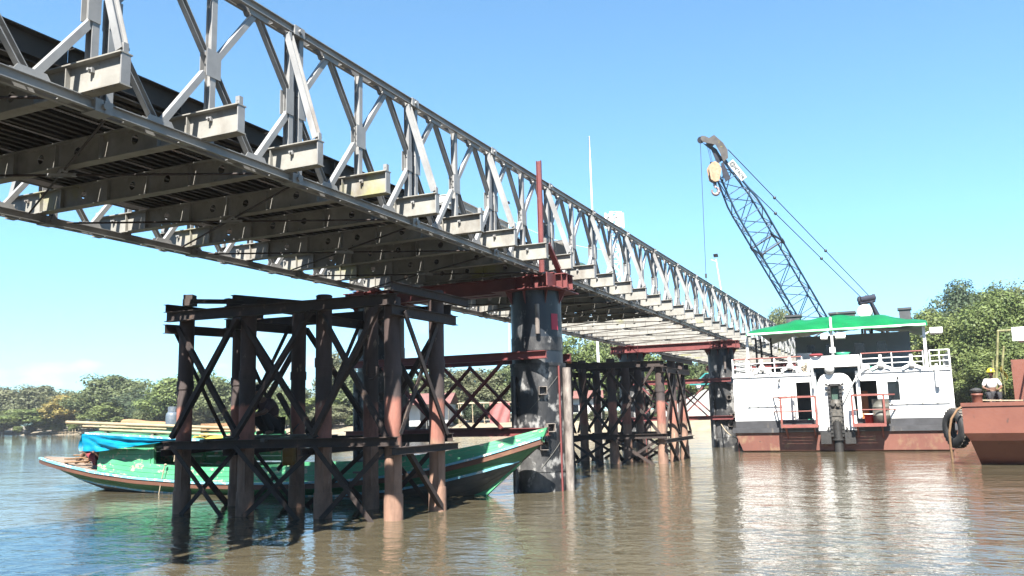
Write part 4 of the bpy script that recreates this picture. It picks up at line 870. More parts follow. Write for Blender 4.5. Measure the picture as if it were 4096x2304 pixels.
for y, nm in ((YL, 'side_wall'), (YR, 'side_wall')):
    m = MB(); m.b2((WX+.082, y-.04, Z0), (XB, y+.04, Z1)); wpart(nm, m, 'white_paint')
m = MB(); m.b2((XB-.08, YR+.042, Z0), (XB, YL-.042, Z1)); wpart('rear_wall', m, 'white_paint')
m = MB(); m.b2((WX+.09, YR+.05, 1.00), (XB-.1, YL-.05, 1.04)); wpart('lower_deck', m, 'dark_metal')
for a, b in ((YL+.03, alc[1]), (alc[0], YR-.03)):
    m = MB(); m.b2((WX-.03, b, Z1+.002), (XB+.05, a, Z1+.06)); wpart('upper_deck', m, 'wood_grey')
for a, b in ((YL+.03, alc[1]), (alc[0], YR-.03)): m = MB(); m.b2((WX-.05, b, Z1-.02), (WX-.032, a, Z1+.075)); wpart('deck_edge', m, 'white_paint')
m = MB(); m.b2((WX+1.6, alc[0], Z1+.002), (XB+.05, alc[1], Z1+.06)); wpart('upper_deck', m, 'wood_grey')
for o, nm in ((doorL, 'door_frame'), (doorR, 'door_frame'), (winR, 'window_frame')):
    m = MB(); z0 = max(o[2], Z0) if nm == 'door_frame' else o[2]
    m.b2((WX-.03, o[0]-.05, z0), (WX-.001, o[0], o[3]+.05)); m.b2((WX-.03, o[1], z0), (WX-.001, o[1]+.05, o[3]+.05)); m.b2((WX-.03, o[0], o[3]), (WX-.001, o[1], o[3]+.05))
    if nm == 'window_frame': m.b2((WX-.03, o[0]-.05, o[2]-.05), (WX-.001, o[1]+.05, o[2]))
    fr = wpart(nm, m, 'white_paint')
    if nm == 'window_frame':
        m = MB(); m.b2((WX+.04, o[0], o[2]), (WX+.05, o[1], o[3])); part('pane', m, 'glass_dark', fr)
m = MB(); m.b2((WX+.07, louv[0], louv[2]), (WX+.078, louv[1], louv[3])); lv = wpart('louvre', m, 'dark_metal')
for k in range(9):
    z = louv[2]+(louv[3]-louv[2])*(k+.5)/9; m = MB(); m.box((WX+.03, (louv[0]+louv[1])/2, z), (.05, louv[1]-louv[0]-.01, .055), Matrix.Rotation(.6, 3, 'Y')); part('slat', m, 'white_paint', lv)
# open door leaf beside the left door
m = MB(); m.b2((WX-.55, doorL[1]+.06, 1.2), (WX-.05, doorL[1]+.09, doorL[3])); wpart('door_leaf', m, 'white_paint')
# interior partition glimpsed in the doors
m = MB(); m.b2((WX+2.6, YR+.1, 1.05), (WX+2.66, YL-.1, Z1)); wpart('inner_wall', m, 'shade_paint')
# alcove with the rounded well housing and the thruster leg
m = MB()
for y in (alc[0], alc[1]): m.b2((WX+.09, y-.02, 1.05), (WX+1.6, y+.02, 2.94))
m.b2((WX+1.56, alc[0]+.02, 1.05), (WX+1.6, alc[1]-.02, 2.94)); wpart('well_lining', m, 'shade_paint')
hb_ = rect(3262, 1497, 3428, 1690); yc = (hb_[0]+hb_[1])/2; hw = (hb_[1]-hb_[0])/2; zt_ = hb_[3]
leg = rect(3312, 1545, 3368, 1690); lw = (leg[1]-leg[0])/2; lzt = leg[3]
def arch(k, w=hw, zt_=zt_, rr=.34, zb_=.78): return [V(0, yc+k*p[0], p[1]) for p in ([(w*1.05, zb_), (w*.90, zt_-rr)]+[(w*.86-rr+rr*math.cos(R(t)), zt_-rr+rr*math.sin(R(t))) for t in (20, 45, 70, 90)])]
left = arch(1); right = arch(-1); outer = left+right[::-1]
m = MB(); xo = WX-.22
inner = [V(0, yc+lw, .78), V(0, yc+lw, lzt), V(0, yc-lw, lzt), V(0, yc-lw, .78)]
face = [p+V(xo, 0, 0) for p in left+[V(0, yc, zt_)]]
m.add([V(xo, p.y, p.z) for p in left+[V(0, yc, zt_), V(0, yc, lzt), V(0, yc+lw, lzt), V(0, yc+lw, .78)]], [tuple(range(len(left)+4))])
m.add([V(xo, p.y, p.z) for p in right+[V(0, yc, zt_), V(0, yc, lzt), V(0, yc-lw, lzt), V(0, yc-lw, .78)]], [tuple(reversed(range(len(right)+4)))])
for a, b in zip(outer, outer[1:]): m.add([V(xo, a.y, a.z), V(xo, b.y, b.z), V(WX+1.2, b.y, b.z), V(WX+1.2, a.y, a.z)], [(0, 1, 2, 3)])
for a, b in zip(inner, inner[1:]): m.add([V(xo, a.y, a.z), V(xo, b.y, b.z), V(WX+.6, b.y, b.z), V(WX+.6, a.y, a.z)], [(3, 2, 1, 0)])
m.add([V(WX+.6, p.y, p.z) for p in inner], [(0, 1, 2, 3)]); wpart('well_housing', m, 'white_paint')
def at_y(px): return wp(px, 1600).y
m = MB()
for s in (-1, 1):
    m.b2((WX-.34, yc+s*(lw+.0)-.05, .55), (WX-.16, yc+s*(lw+.0)+.05, lzt+.05))
    for k in range(12): m.box((WX-.35, yc+s*lw, .7+k*.145), (.05, .09, .05))
    for z in (lzt+.05, lzt-.15): m.tube((WX-.36, yc+s*(lw+.09), z), (WX-.30, yc+s*(lw+.09), z), .05, n=12)
m.b2((WX-.34, yc-lw, lzt), (WX-.18, yc+lw, lzt+.08)); guide = wpart('leg_guide', m, 'dark_metal')
m = MB(); m.b2((WX-.1, yc-lw+.06, 1.75), (WX+.3, yc+lw-.06, lzt-.05)); wpart('gearbox_cover', m, 'engine_green')
m = MB()
for (y, z, w, h) in ((0, 1.72, .34, .3), (-.1, 1.42, .2, .24), (.1, 1.45, .2, .3), (0, 1.15, .36, .24)): m.box((WX-.22, yc+y, z), (.3, w, h))
for (y, z) in ((-.08, 1.7), (.09, 1.72), (0, 1.18)): m.tube((WX-.45, yc+y, z), (WX-.36, yc+y, z), .07, n=12)
m.tube((WX-.25, yc, 1.9), (WX-.25, yc, 1.75), .16, .2, n=14); wpart('engine', m, 'engine')
m = MB(); m.tube((WX-.30, yc, -.9), (WX-.30, yc, 1.1), .155, n=18); m.tube((WX-.30, yc, .42), (WX-.30, yc, .47), .22, n=18); wpart('drive_leg', m, 'dark_metal')
for s in (-1, 1):
    m = MB(); m.box((WX-.3, yc+s*.42, .5), (.3, .36, .42)); m.bar((WX-.3, yc+s*.3, .9), (WX-.3, yc+s*.5, .4), .06, .06); wpart('support_bracket', m, 'dark_metal')
# box above the well, search light, mast with floodlights
bx = rect(3243, 1428, 3440, 1464); m = MB(); m.b2((WX-.25, bx[0], bx[2]), (WX+1.55, bx[1], bx[3])); wpart('well_roof', m, 'white_paint')
m = MB()
for y in (bx[0]+.03, bx[1]-.03): m.b2((WX-.24, y-.035, 2.35), (WX-.10, y+.035, bx[2])) if y > yc else m.b2((WX-.24, y-.035, 2.6), (WX-.10, y+.035, bx[2]))
wpart('well_post', m, 'white_paint')
q = wp(3317, 1478, WX-.3); m = MB(); m.lathe([(.001, .16), (.10, .14), (.15, .08), (.18, 0), (.17, -.02)], n=20); sl_ = part('searchlight', m, 'pale_steel', wb_, (-.30, q.y-YM, q.z), (0, R(-90), 0)); m = MB(); m.lathe([(.168, 0), (.168, -.006), (.001, -.006)], n=20); part('lens', m, 'glass_dark', sl_)
ms = wp(3333, 1430, WX-.1); mt_ = wp(3333, 1268, WX-.1)
m = MB(); m.tube((WX-.1, ms.y, ms.z), (WX-.1, ms.y, mt_.z), .05, .045, n=12); m.box((WX-.12, ms.y, ms.z+.28), (.16, .2, .2)); wpart('mast', m, 'white_paint')
for dy, s in ((-.32, 1), (.25, 1)):
    m = MB(); m.box((WX-.3, ms.y+dy, ms.z+.78), (.10, .34 if dy < 0 else .24, .20), Matrix.Rotation(.5, 3, 'Y')); m.bar((WX-.3, ms.y+dy, ms.z+.8), (WX-.1, ms.y, ms.z+.85), .03, .03); wpart('floodlight', m, 'lamp_white')
# railings with fans on the upper deck edge
RT = 3.56
def rails(ya, yb, x, posts, top='platform_red'):
    n = 4
    for k in range(n):
        z = Z1+.12+(RT-Z1-.12)*k/(n-1); m = MB(); m.tube((x, ya, z), (x, yb, z), .018 if k < n-1 else .024, n=8); wpart('rail', m, top if k == n-1 else 'white_paint')
    for i in range(posts):
        y = ya+(yb-ya)*i/(posts-1); m = MB(); m.tube((x, y, Z1+.06), (x, y, RT), .022, n=8); wpart('rail_post', m, 'white_paint')
yA, yB = at_y(2998), at_y(3218); yC, yD = at_y(3458), at_y(3708)
rails(yA, yB, WX+.05, 3); rails(yC, yD, WX+.05, 3)
rails(at_y(3735), YR, WX+.05, 3, 'white_paint'); rails(YL, at_y(2992), WX+.05, 2)
for y in (YL+.02, YR-.02):
    for k in range(4):
        z = Z1+.12+(RT-Z1-.12)*k/3; m = MB(); m.tube((WX+.05, y, z), (WX+6, y, z), .02, n=8); wpart('rail', m, 'white_paint')
    for k in range(5): m = MB(); m.tube((WX+.05+1.48*k, y, Z1+.06), (WX+.05+1.48*k, y, RT), .022, n=8); wpart('rail_post', m, 'white_paint')
m = MB(); m.b2((WX+.9, YL+.01, Z1+.06), (WX+4.2, YL+.03, RT-.08)); wpart('bulwark_sheet', m, 'white_paint')
m = MB(); m.b2((WX+.5, YR-.03, Z1+.06), (WX+4.2, YR-.01, RT-.05)); wpart('bulwark_sheet', m, 'white_paint')
for px, py in ((3048, 1474), (3160, 1466), (3523, 1458), (3646, 1456)):
    q = wp(px, py, WX-.08); f = part('fan', MB().lathe([(.001, -.07), (.10, -.06), (.13, 0), (.10, .06), (.001, .08)], n=16), 'lamp_white', wb_, (-.10, q.y-YM, q.z), (0, R(-90), 0))
    for a in (90, 205, 335):
        m = MB(); d = V(math.cos(R(a+90)), math.sin(R(a+90)), 0); d = V(math.sin(R(a)), math.cos(R(a)), 0)
        m.bar(d*.10+V(0, 0, .0), d*.36, .105, .015, up=(.15, .1, 1)); m.bar(d*.05, d*.16, .05, .03, up=(0, 0, 1)); part('blade', m, 'lamp_white', f)
# upper cabin in the shade of the canopy
CX = WX+2.7; c0, c1 = on(0, CX, 3185, 1400).y, on(0, CX, 3640, 1400).y
wins = [(rect(px0, 1355, px1, 1432, CX)[0], rect(px0, 1355, px1, 1432, CX)[1], 3.5, 4.15) for px0, px1 in ((3225, 3262), (3300, 3330), (3415, 3462), (3505, 3550))]
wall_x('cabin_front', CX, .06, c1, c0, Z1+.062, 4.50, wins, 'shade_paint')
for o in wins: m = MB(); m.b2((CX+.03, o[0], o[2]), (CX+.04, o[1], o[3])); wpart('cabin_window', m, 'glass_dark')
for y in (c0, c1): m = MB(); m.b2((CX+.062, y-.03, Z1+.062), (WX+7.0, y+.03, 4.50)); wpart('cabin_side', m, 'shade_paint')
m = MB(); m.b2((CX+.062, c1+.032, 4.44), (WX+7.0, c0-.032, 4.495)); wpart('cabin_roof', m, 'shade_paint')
# canopy frame and green sheet
cl_, cr_ = wp(2988, 1338, WX-.2), wp(3702, 1297, WX-.2)
for px in (2990, 3702): q = wp(px, 1400, WX+.1); m = MB(); m.b2((WX+.07, q.y-.05, Z1+.06), (WX+.15, q.y+.05, 4.48)); wpart('canopy_post', m, 'white_paint')
for px in (3025, 3045, 3085): q = on(0, WX+2.2, px, 1400); m = MB(); m.tube((WX+2.2, q.y, Z1+.06), (WX+2.2, q.y, 4.5), .04, n=8); wpart('canopy_post', m, 'dark_metal')
m = MB(); m.bar((WX-.18, cl_.y, 4.50), (WX-.18, cr_.y, 4.50), .06, .07); wpart('canopy_beam', m, 'white_paint')
rows = []
for i in range(17):
    u = i/16; r = []
    for j in range(49):
        v = j/48; y = cl_.y+.06+(cr_.y-cl_.y-.12)*v; x = WX-.24+u*7.5
        ridge = .60*math.sin(math.pi*min(1, max(0, v*.88+.06)))**.7; z = 4.53+ridge*min(1, u*5+.05)+.09*noise.noise(V(v*16, u*7, 2))*(.3+u)-.25*max(0, u-.6)+.03*math.sin(v*26+u*4)
        if i == 0: z = 4.45+.03*noise.noise(V(v*14, 0, 8)); x -= .03
        r.append(V(x, y, z))
    rows.append(r)
m = MB(); m.grid(rows, True, -.006); can = single('canopy_sheet', 'bright green tarpaulin stretched over the upper deck of the white workboat', 'tarpaulin', m, 'green_tarp')
for px, py, w, d, h in ((3175, 1283, .55, .6, .55), (3370, 1270, .95, .6, .5), (3620, 1262, .42, .5, .65)):
    q = on(0, WX+3.4, px, py); m = MB(); m.box((WX+3.4, q.y, 5.10), (d, w, .62)); m.box((WX+3.4, q.y, 5.44), (d+.1, w+.1, .08)); wpart('vent_trunk', m, 'black_paint')
q = on(0, WX+6, 3461, 1247); m = MB(); m.tube((WX+5.6, q.y, q.z), (WX+6.8, q.y, q.z), .29, n=24); tk = wpart('water_tank', m, 'lamp_white')
for s in (-.2, .2): m = MB(); m.box((WX+6.2, q.y+s, (q.z+4.6)/2-.1), (.9, .06, q.z-4.75)); wpart('tank_stand', m, 'dark_metal')
q = on(0, WX+.4, 3745, 1318); m = MB(); m.box((WX+1.0, q.y, q.z), (.9, .42, .20)); m.bar((WX+1, q.y+.2, q.z), (WX+1, at_y(3705), q.z-.2), .05, .05); wpart('side_light_board', m, 'lamp_white')
q = wp(3748, 1495, WX-.1); m = MB(); m.tube((WX-.12, q.y, q.z-.45), (WX-.12, q.y, q.z+.25), .075, n=14); m.tube((WX-.12, q.y, q.z+.25), (WX-.12, q.y, q.z+.36), .05, n=12); wpart('vent_pipe', m, 'white_paint')
for (a, b, z) in ((2990, 3130, 1.73), (3555, 3800, 1.70)):
    m = MB(); m.tube((WX-.05, at_y(a), z), (WX-.05, at_y(b), z), .018, n=8)
    for k in range(4): m.box((WX-.03, at_y(a+(b-a)*(k+.2)/4), z), (.05, .05, .06))
    wpart('grab_rail', m, 'pale_steel')
for px, py in ((3118, 1520), (3590, 1510)): q = wp(px, py); m = MB(); m.tube((WX-.16, q.y, q.z), (WX, q.y, q.z+.02), .03, n=8); m.lathe([(.02, 0), (.06, -.06), (.001, -.07)], (WX-.16, q.y, q.z), 10); wpart('wall_lamp', m, 'dark_metal')
# red landing platforms
for a, b, lb in ((3128, 3272, 'left'), (3408, 3540, 'right')):
    y0, y1 = at_y(b), at_y(a); x0 = WX-.75
    m = MB(); m.b2((x0, y0, .90), (x0+.05, y1, 1.02)); m.b2((x0+.052, y0, .93), (WX-.15, y0+.05, 1.0)); m.b2((x0+.052, y1-.05, .93), (WX-.15, y1, 1.0)); pf = wpart('platform', m, 'platform_red')
    for k in range(7): m = MB(); m.b2((x0+.07+.085*k, y0+.06, .94), (x0+.115+.085*k, y1-.06, .985)); part('grating_bar', m, 'platform_red', pf)
    for y in (y0+.03, y1-.03): m = MB(); m.bar((x0+.03, y, 1.02), (x0+.03, y, 2.0), .07, .07, up=(0, 1, 0)); part('post', m, 'platform_red', pf)
    m = MB(); m.bar((x0+.03, y0, 2.03), (x0+.03, y1, 2.03), .09, .07); part('rail', m, 'platform_red', pf)
    m = MB(); m.tube((x0+.03, y0, 1.5), (x0+.03, y1, 1.5), .02, n=8); part('rail', m, 'platform_red', pf)
    for y in ((y1-.03,) if lb == 'left' else (y0+.03,)):
        for z in (2.03, 1.5): m = MB(); m.bar((x0+.06, y, z), (WX-.01, y+(.35 if lb == 'left' else -.35), z), .05, .05); part('rail', m, 'platform_red', pf)
    for y in (y0+.15, y1-.15): m = MB(); m.bar((x0+.1, y, .93), (WX-.02, y, .45), .06, .06); part('bracket', m, 'platform_red', pf)
# clutter on board
bk = thing('bucket', 'red plastic bucket with white rim on the workboat platform nearest the barge', 'bucket', (WX-.35, at_y(3472), .99)); m = MB(); m.lathe([(.001, 0), (.13, 0), (.165, .34), (.172, .34)], n=20); part('body', m, 'plastic_red', bk); m = MB(); m.lathe([(.172, .335), (.185, .34), (.185, .365), (.165, .365), (.001, .362)], n=20); part('lid', m, 'lamp_white', bk); m = MB(); m.path([V(0, .17*math.cos(R(t)), .33-.12*math.sin(R(t))) for t in range(0, 181, 20)], .006, 5); part('handle', m, 'pale_steel', bk)
dr = thing('oil_drum', 'grey ribbed oil drum behind the railing of the workboat platform nearest the barge', 'drum', (WX-.36, at_y(3522), .99)); m = MB(); m.lathe([(.001, 0), (.285, 0), (.285, .28), (.30, .30), (.285, .32), (.285, .58), (.30, .60), (.285, .62), (.285, .87), (.295, .88), (.27, .87), (.001, .86)], n=24); part('body', m, 'drum_grey', dr)
m = MB(); m.b2((WX+.9, at_y(3468), 1.042), (WX+1.3, at_y(3440), 1.95)); m.b2((WX+.88, at_y(3468), 1.95), (WX+1.3, at_y(3440), 2.2)); single('cabinet', 'red cabinet with orange box on top inside the workboat doorway nearest the barge', 'cabinet', m, 'orange')
m = MB(); m.b2((WX+.5, at_y(3260), 1.05), (WX+.9, at_y(3222), 1.2)); single('green_crate', 'low green crate on the floor of the workboat doorway nearest the bridge', 'crate', m, 'plastic_green', (0, 0, -.005))
m = MB(); m.path([wp(3372, 1610, WX-.30), wp(3405, 1545, WX-.26), wp(3440, 1482, WX-.18), wp(3475, 1474, WX-.05)], .03, 7); single('hose', 'grey hose rising from the engine to the upper deck', 'hose', m, 'pale_steel')
m = MB(); m.path([V(WX-.2+.16*math.sin(R(t)), at_y(3280)+.20*math.cos(R(t)), bx[3]+.05) for t in range(0, 361, 20)], .045, 8); single('fire_hose', 'pinkish coiled hose on the white box above the well', 'hose', m, 'shorts_maroon')
m = MB(); m.lathe([(.001, 0), (.2, 0), (.30, .10), (.31, .10), (.21, -.008)], n=20); single('basin', 'shallow green plastic basin on the white box beside the mast', 'basin', m, 'plastic_green', (WX+.1, at_y(3382), bx[3]+.012))
m = MB(); m.b2((WX+.25, at_y(3508), Z1+.062), (WX+.6, at_y(3488), Z1+.22)); single('green_bag', 'small green bag behind the upper railing nearest the barge', 'bag', m, 'plastic_green')
for px in (3478, 3470): pass
m = MB(); m.lathe([(.001, 0), (.13, 0), (.15, .22), (.001, .22)], n=16); single('white_pail', 'small white pail at the corner of the upper railing nearest the barge', 'pail', m, 'lamp_white', (WX+.3, at_y(3472), Z1+.062))
m = MB()
for k in range(6): m.path([V(WX-.0+.03*k, at_y(3225)+.10*math.sin(k+t*.8), 3.0+.28*t/5+.05*math.sin(k*2+t)) for t in range(6)], .02, 6)
single('rope_heap', 'tangle of pale ropes hung on the railing end beside the white box above the well', 'rope', m, 'rope')
m = MB(); m.b2((WX+.5, at_y(3255), Z1+.062), (WX+.55, at_y(3195), Z1+.85)); single('plywood_sheet', 'pale sheet leaning on the upper deck of the workboat behind the railing nearest the bridge', 'sheet', m, 'pale_steel')
# mooring line from the boat to the pier
m = MB(); m.path(sag((WX-.1, YL-.2, .62), (32.7, .35, 1.0), .25), .025, 6); single('mooring_line', 'slack pale rope from the workboat hull to the black pier', 'rope', m, 'rope')
# ================================================================== red barge
BG0 = dep(3858, 1872, 22.7); ba = R(-9)
bg = thing('barge', 'rust-red steel barge with raked bow beside the white workboat', 'barge', (20.15, -8.52, 0), (0, 0, ba))
m = MB(); Wd = 9; Ln = 22
sec = [(0, 1.62), (0, .86), (.12, .66), (1.3, -.5), (Ln, -.5), (Ln, 1.62)]
rows_ = []
for y in (0, -Wd): rows_.append([V(x, y, z) for x, z in sec])
chl = [(0, -.0), (0, 0), (0, -.12), (0, -.35), (0, -.35), (0, 0)]
A = [V(x, chl[i][1], z) for i, (x, z) in enumerate(sec)]; B = [V(x, -Wd-chl[i][1], z) for i, (x, z) in enumerate(sec)]
n = len(sec)
for i in range(n): m.add([A[i], A[(i+1) % n], B[(i+1) % n], B[i]], [(0, 1, 2, 3)])
m.add(A, [tuple(reversed(range(n)))]); m.add(B, [tuple(range(n))]); bh = part('hull', m, 'barge_red', bg)
m = MB(); m.b2((-.03, -Wd-.02, 1.56), (.10, .02, 1.66)); part('coaming', m, 'barge_red', bh)
for (x, y) in ((.5, -.34), (.5, -4.5)):
    bo = part('bollard', MB().lathe([(.125, 1.62), (.125, 1.84), (.145, 1.85), (.145, 1.90), (.001, 1.90)], (x, y, 0), 18), 'barge_red', bg)
    m = MB(); m.lathe([(.09, 1.90), (.14, 1.94), (.16, 1.99), (.09, 2.04), (.001, 2.06)], (x+.02, y+.01, 0), 12, False); part('rope_wrap', m, 'rubber', bo)
m = MB(); m.b2((4.2, -6.5, 1.62), (4.6, -1.0, 2.92)); m.b2((4.602, -1.1, 1.62), (9, -1.0, 2.92)); part('bulwark', m, 'barge_red', bg)
m = MB(); m.b2((6.9, -6.2, 1.62), (9.6, -1.35, 3.75)); part('wheelhouse', m, 'white_paint', bg)
m = MB(); m.prism([(6.9, -1.0, 3.76), (6.9, -1.0, 4.05), (6.3, -1.0, 4.05), (6.15, -1.0, 3.95), (6.15, -1.0, 3.6)], (0, -5.4, 0)); m.b2((6.902, -6.4, 3.76), (10, -1.0, 4.05)); part('wheelhouse_roof', m, 'white_paint', bg)
bi = bg.matrix_world.inverted() if False else Matrix.Translation((20.15, -8.52, 0)) @ Matrix.Rotation(ba, 4, 'Z')
def B_(x, y, z): return bi @ V(x, y, z)
m = MB(); m.path([B_(1.15, -1.4, 1.63), B_(3.6, -1.45, 2.7), B_(6.1, -1.5, 3.75)], .03, 6); single('stay_wire', 'dark stay running from the barge deck up to the wheelhouse', 'stay', m, 'cable')
HP = dep(3972, 1608, 27.0); hb2 = bi.inverted() @ HP
pr = thing('person', 'person in a yellow helmet and white shirt sitting on the red barge deck', 'person', (HP.x, HP.y, 1.62), (0, 0, R(95)))
P_ = {'hip': ((0, 0, .28), .13), 'spine': ((0, .02, .46), .12), 'chest': ((0, .06, .64), .135), 'neck': ((0, .08, .79), .055), 'nk': ((0, .10, .85), .05)}
E_ = [('hip', 'spine'), ('spine', 'chest'), ('chest', 'neck'), ('neck', 'nk')]
for s, k in ((-1, 'l'), (1, 'r')):
    P_[k+'s'] = ((s*.17, .07, .72), .06); P_[k+'e'] = ((s*.26, .14, .50), .042); P_[k+'w'] = ((s*.12, .30, .42), .03)
    P_[k+'h'] = ((s*.1, .05, .26), .095); P_[k+'k'] = ((s*.15, .40, .30), .065); P_[k+'a'] = ((s*.14, .42, .08), .042); P_[k+'f'] = ((s*.14, .54, .035), .035)
    E_ += [('chest', k+'s'), (k+'s', k+'e'), (k+'e', k+'w'), ('hip', k+'h'), (k+'h', k+'k'), (k+'k', k+'a'), (k+'a', k+'f')]; E_ += hand(P_, k, k+'w', P_[k+'w'][0], (-s*.4, .8, -.1), (-s, 0, 0), .6)
body('body', P_, E_, 'skin', pr); head(pr, (0, .14, .95), (.2, 1, -.1), helmet='helmet')
P2 = {'spine': ((0, .02, .40), .15), 'chest': ((0, .06, .64), .152), 'neck': ((0, .075, .765), .075)}; E2 = [('spine', 'chest'), ('chest', 'neck')]
for s, k in ((-1, 'l'), (1, 'r')): P2[k+'s'] = ((s*.17, .07, .72), .075); P2[k+'e'] = ((s*.25, .13, .53), .058); E2 += [('chest', k+'s'), (k+'s', k+'e')]
body('shirt', P2, E2, 'shirt_white', pr)
P2 = {'hip': ((0, 0, .28), .14)}; E2 = []
for s, k in ((-1, 'l'), (1, 'r')): P2[k+'h'] = ((s*.1, .05, .26), .105); P2[k+'k'] = ((s*.15, .40, .305), .075); P2[k+'a'] = ((s*.14, .42, .1), .055); E2 += [('hip', k+'h'), (k+'h', k+'k'), (k+'k', k+'a')]
body('trousers', P2, E2, 'trousers', pr)
m = MB(); m.box((0, 0, .09), (.4, .3, .18)); single('crate', 'small dark crate the helmeted person sits on', 'crate', m, 'rust_beam', (HP.x, HP.y, 1.622))
m = MB(); m.box((0, 0, .15), (.14, .14, .34)); m.box((0, 0, .34), (.2, .2, .05)); single('deck_fitting', 'short rusty deck fitting beside the helmeted person', 'fitting', m, 'rust_beam', tuple(dep(4000, 1610, 27.2)-V(0, 0, .02)))
for (a, b, lb) in (((3977, 1560), (3992, 1322), 'tall upright bamboo pole on the barge'), ((3992, 1560), (4015, 1385), 'leaning shorter bamboo pole on the barge'), ((3974, 1560), (3971, 1440), 'thin dark bamboo pole beside the tall one')):
    p0, p1 = dep(*a, 27.6), dep(*b, 27.6); p0.z = 1.62; m, mt = bambu(p0, p1, .045, 'bamboo_green'); single('bamboo_pole', lb, 'pole', m, mt)
p0, p1 = dep(3992, 1324, 27.6), dep(4060, 1320, 27.9); m, mt = bambu(p0, p1, .04, 'bamboo_green'); single('bamboo_pole', 'level bamboo pole tied from the tall pole to the wheelhouse roof', 'pole', m, mt)
fl = thing('signal_flag', 'limp yellow flag on a thin stick standing on the barge', 'flag', tuple(dep(4024, 1605, 27.4)*1))
p1 = dep(4009, 1460, 27.4)-dep(4024, 1605, 27.4); m = MB(); m.path([V(0, 0, -.1), p1], .014, 6); part('stick', m, 'bamboo_green', fl)
m = MB(); m.grid([[p1+V(.02, .05*math.sin(j*1.2), 0)+V(.03*i, -.02*j+.05*i/3, -.09*j-.02*i) for j in range(6)] for i in range(4)], True, .004); part('cloth', m, 'yellow_cloth', fl)
# tyre fender and hanging hose between workboat and barge
ty = thing('tyre_fender', 'big worn black tyre hanging between the white workboat and the red barge', 'tyre', tuple(dep(3826, 1712, 26.2)), (R(90), 0, R(28)))
m = MB(); m.lathe([(.30, -.13), (.34, -.15), (.52, -.15), (.58, -.10), (.60, 0), (.58, .10), (.52, .15), (.34, .15), (.30, .13), (.34, .06), (.36, 0), (.34, -.06), (.30, -.13)], n=32); part('casing', m, 'rubber', ty)
for k in range(28):
    a = 2*math.pi*k/28; m = MB(); m.box((math.cos(a)*.60, math.sin(a)*.60, 0), (.03, .07, .2), Matrix.Rotation(a, 3, 'Z')); part('tread_block', m, 'rubber_worn', ty)
m = MB(); pts = [dep(*q, 25.6) for q in ((3850, 1625), (3828, 1640), (3806, 1675), (3797, 1730), (3803, 1790), (3812, 1850))]; pts[-1].z = -.15; m.path(pts, .035, 8); single('hanging_hose', 'brown hose curving down into the water between workboat and barge', 'hose', m, 'rope_brown')
m = MB(); p0 = dep(4040, 1612, 26); m.path(sag(B_(.5, -.34, 1.72), B_(3.0, -3.0, 1.7), .03), .022, 6); single('barge_rope', 'pale rope lying from the bollard across the barge deck', 'rope', m, 'rope')
# ================================================================== crawler crane on its pontoon behind the workboat
T0, T1 = dep(2868, 640, 40.0), dep(3252, 1290, 43.0)                # boom axis: head foot and a point at the canopy
bd = (T1-T0).normalized(); FOOT = T0+bd*((2.3-T0.z)/bd.z)
pon = thing('pontoon', 'flat rusty pontoon carrying the crane behind the white workboat', 'pontoon', (47, -6.2, 0))
m = MB(); m.prism([V(-6.2, -4, -.4), V(-6.2, 4, -.4), V(-6.2, 4, 1.1), V(-6.2, -4, 1.1)], (15, 0, 0)); part('hull', m, 'barge_red', pon)
m = MB(); m.b2((-6.25, -4.05, 1.1), (8.85, 4.05, 1.16)); part('deck', m, 'rust_beam', pon)
CR = V(FOOT.x+.9, FOOT.y-.5, 1.16)
az = math.atan2((T0-T1).y, (T0-T1).x)
cr_o = thing('crawler_crane', 'crawler crane with dark blue lattice boom rising behind the white workboat', 'crane', CR, (0, 0, az))
CMI = (Matrix.Translation(CR) @ Matrix.Rotation(az, 4, 'Z')).inverted()
def cl(p): return CMI @ Vector(p)
for s in (-1, 1):
    m = MB(); pr_ = [(-2.1, .4), (-1.9, .12), (-1.6, .02), (1.6, .02), (1.9, .12), (2.1, .4), (1.9, .70), (1.6, .78), (-1.6, .78), (-1.9, .70)]; m.prism([V(x, s*1.35-.28, z) for x, z in pr_], (0, .56, 0)); part('track', m, 'dark_metal', cr_o)
m = MB(); m.box((0, 0, .65), (1.6, 2.1, .5)); m.tube((0, 0, .9), (0, 0, 1.1), .8, n=24); part('undercarriage', m, 'dark_metal', cr_o)
m = MB(); m.box((-1.2, 0, 1.9), (3.6, 2.6, 1.5)); m.box((-3.2, 0, 1.7), (.7, 2.7, 1.1)); part('house', m, 'crane_grey', cr_o)
m = MB(); m.prism([V(.65, .55, 1.15), V(1.7, .55, 1.15), V(1.75, .55, 2.0), V(1.5, .55, 2.7), V(.65, .55, 2.7)], (0, .8, 0)); cab = part('cab', m, 'crane_grey', cr_o)
m = MB(); m.prism([V(.8, .54, 1.8), V(1.62, .54, 1.8), V(1.42, .54, 2.55), V(.8, .54, 2.55)], (0, -.01, 0)); part('window', m, 'glass_dark', cab)
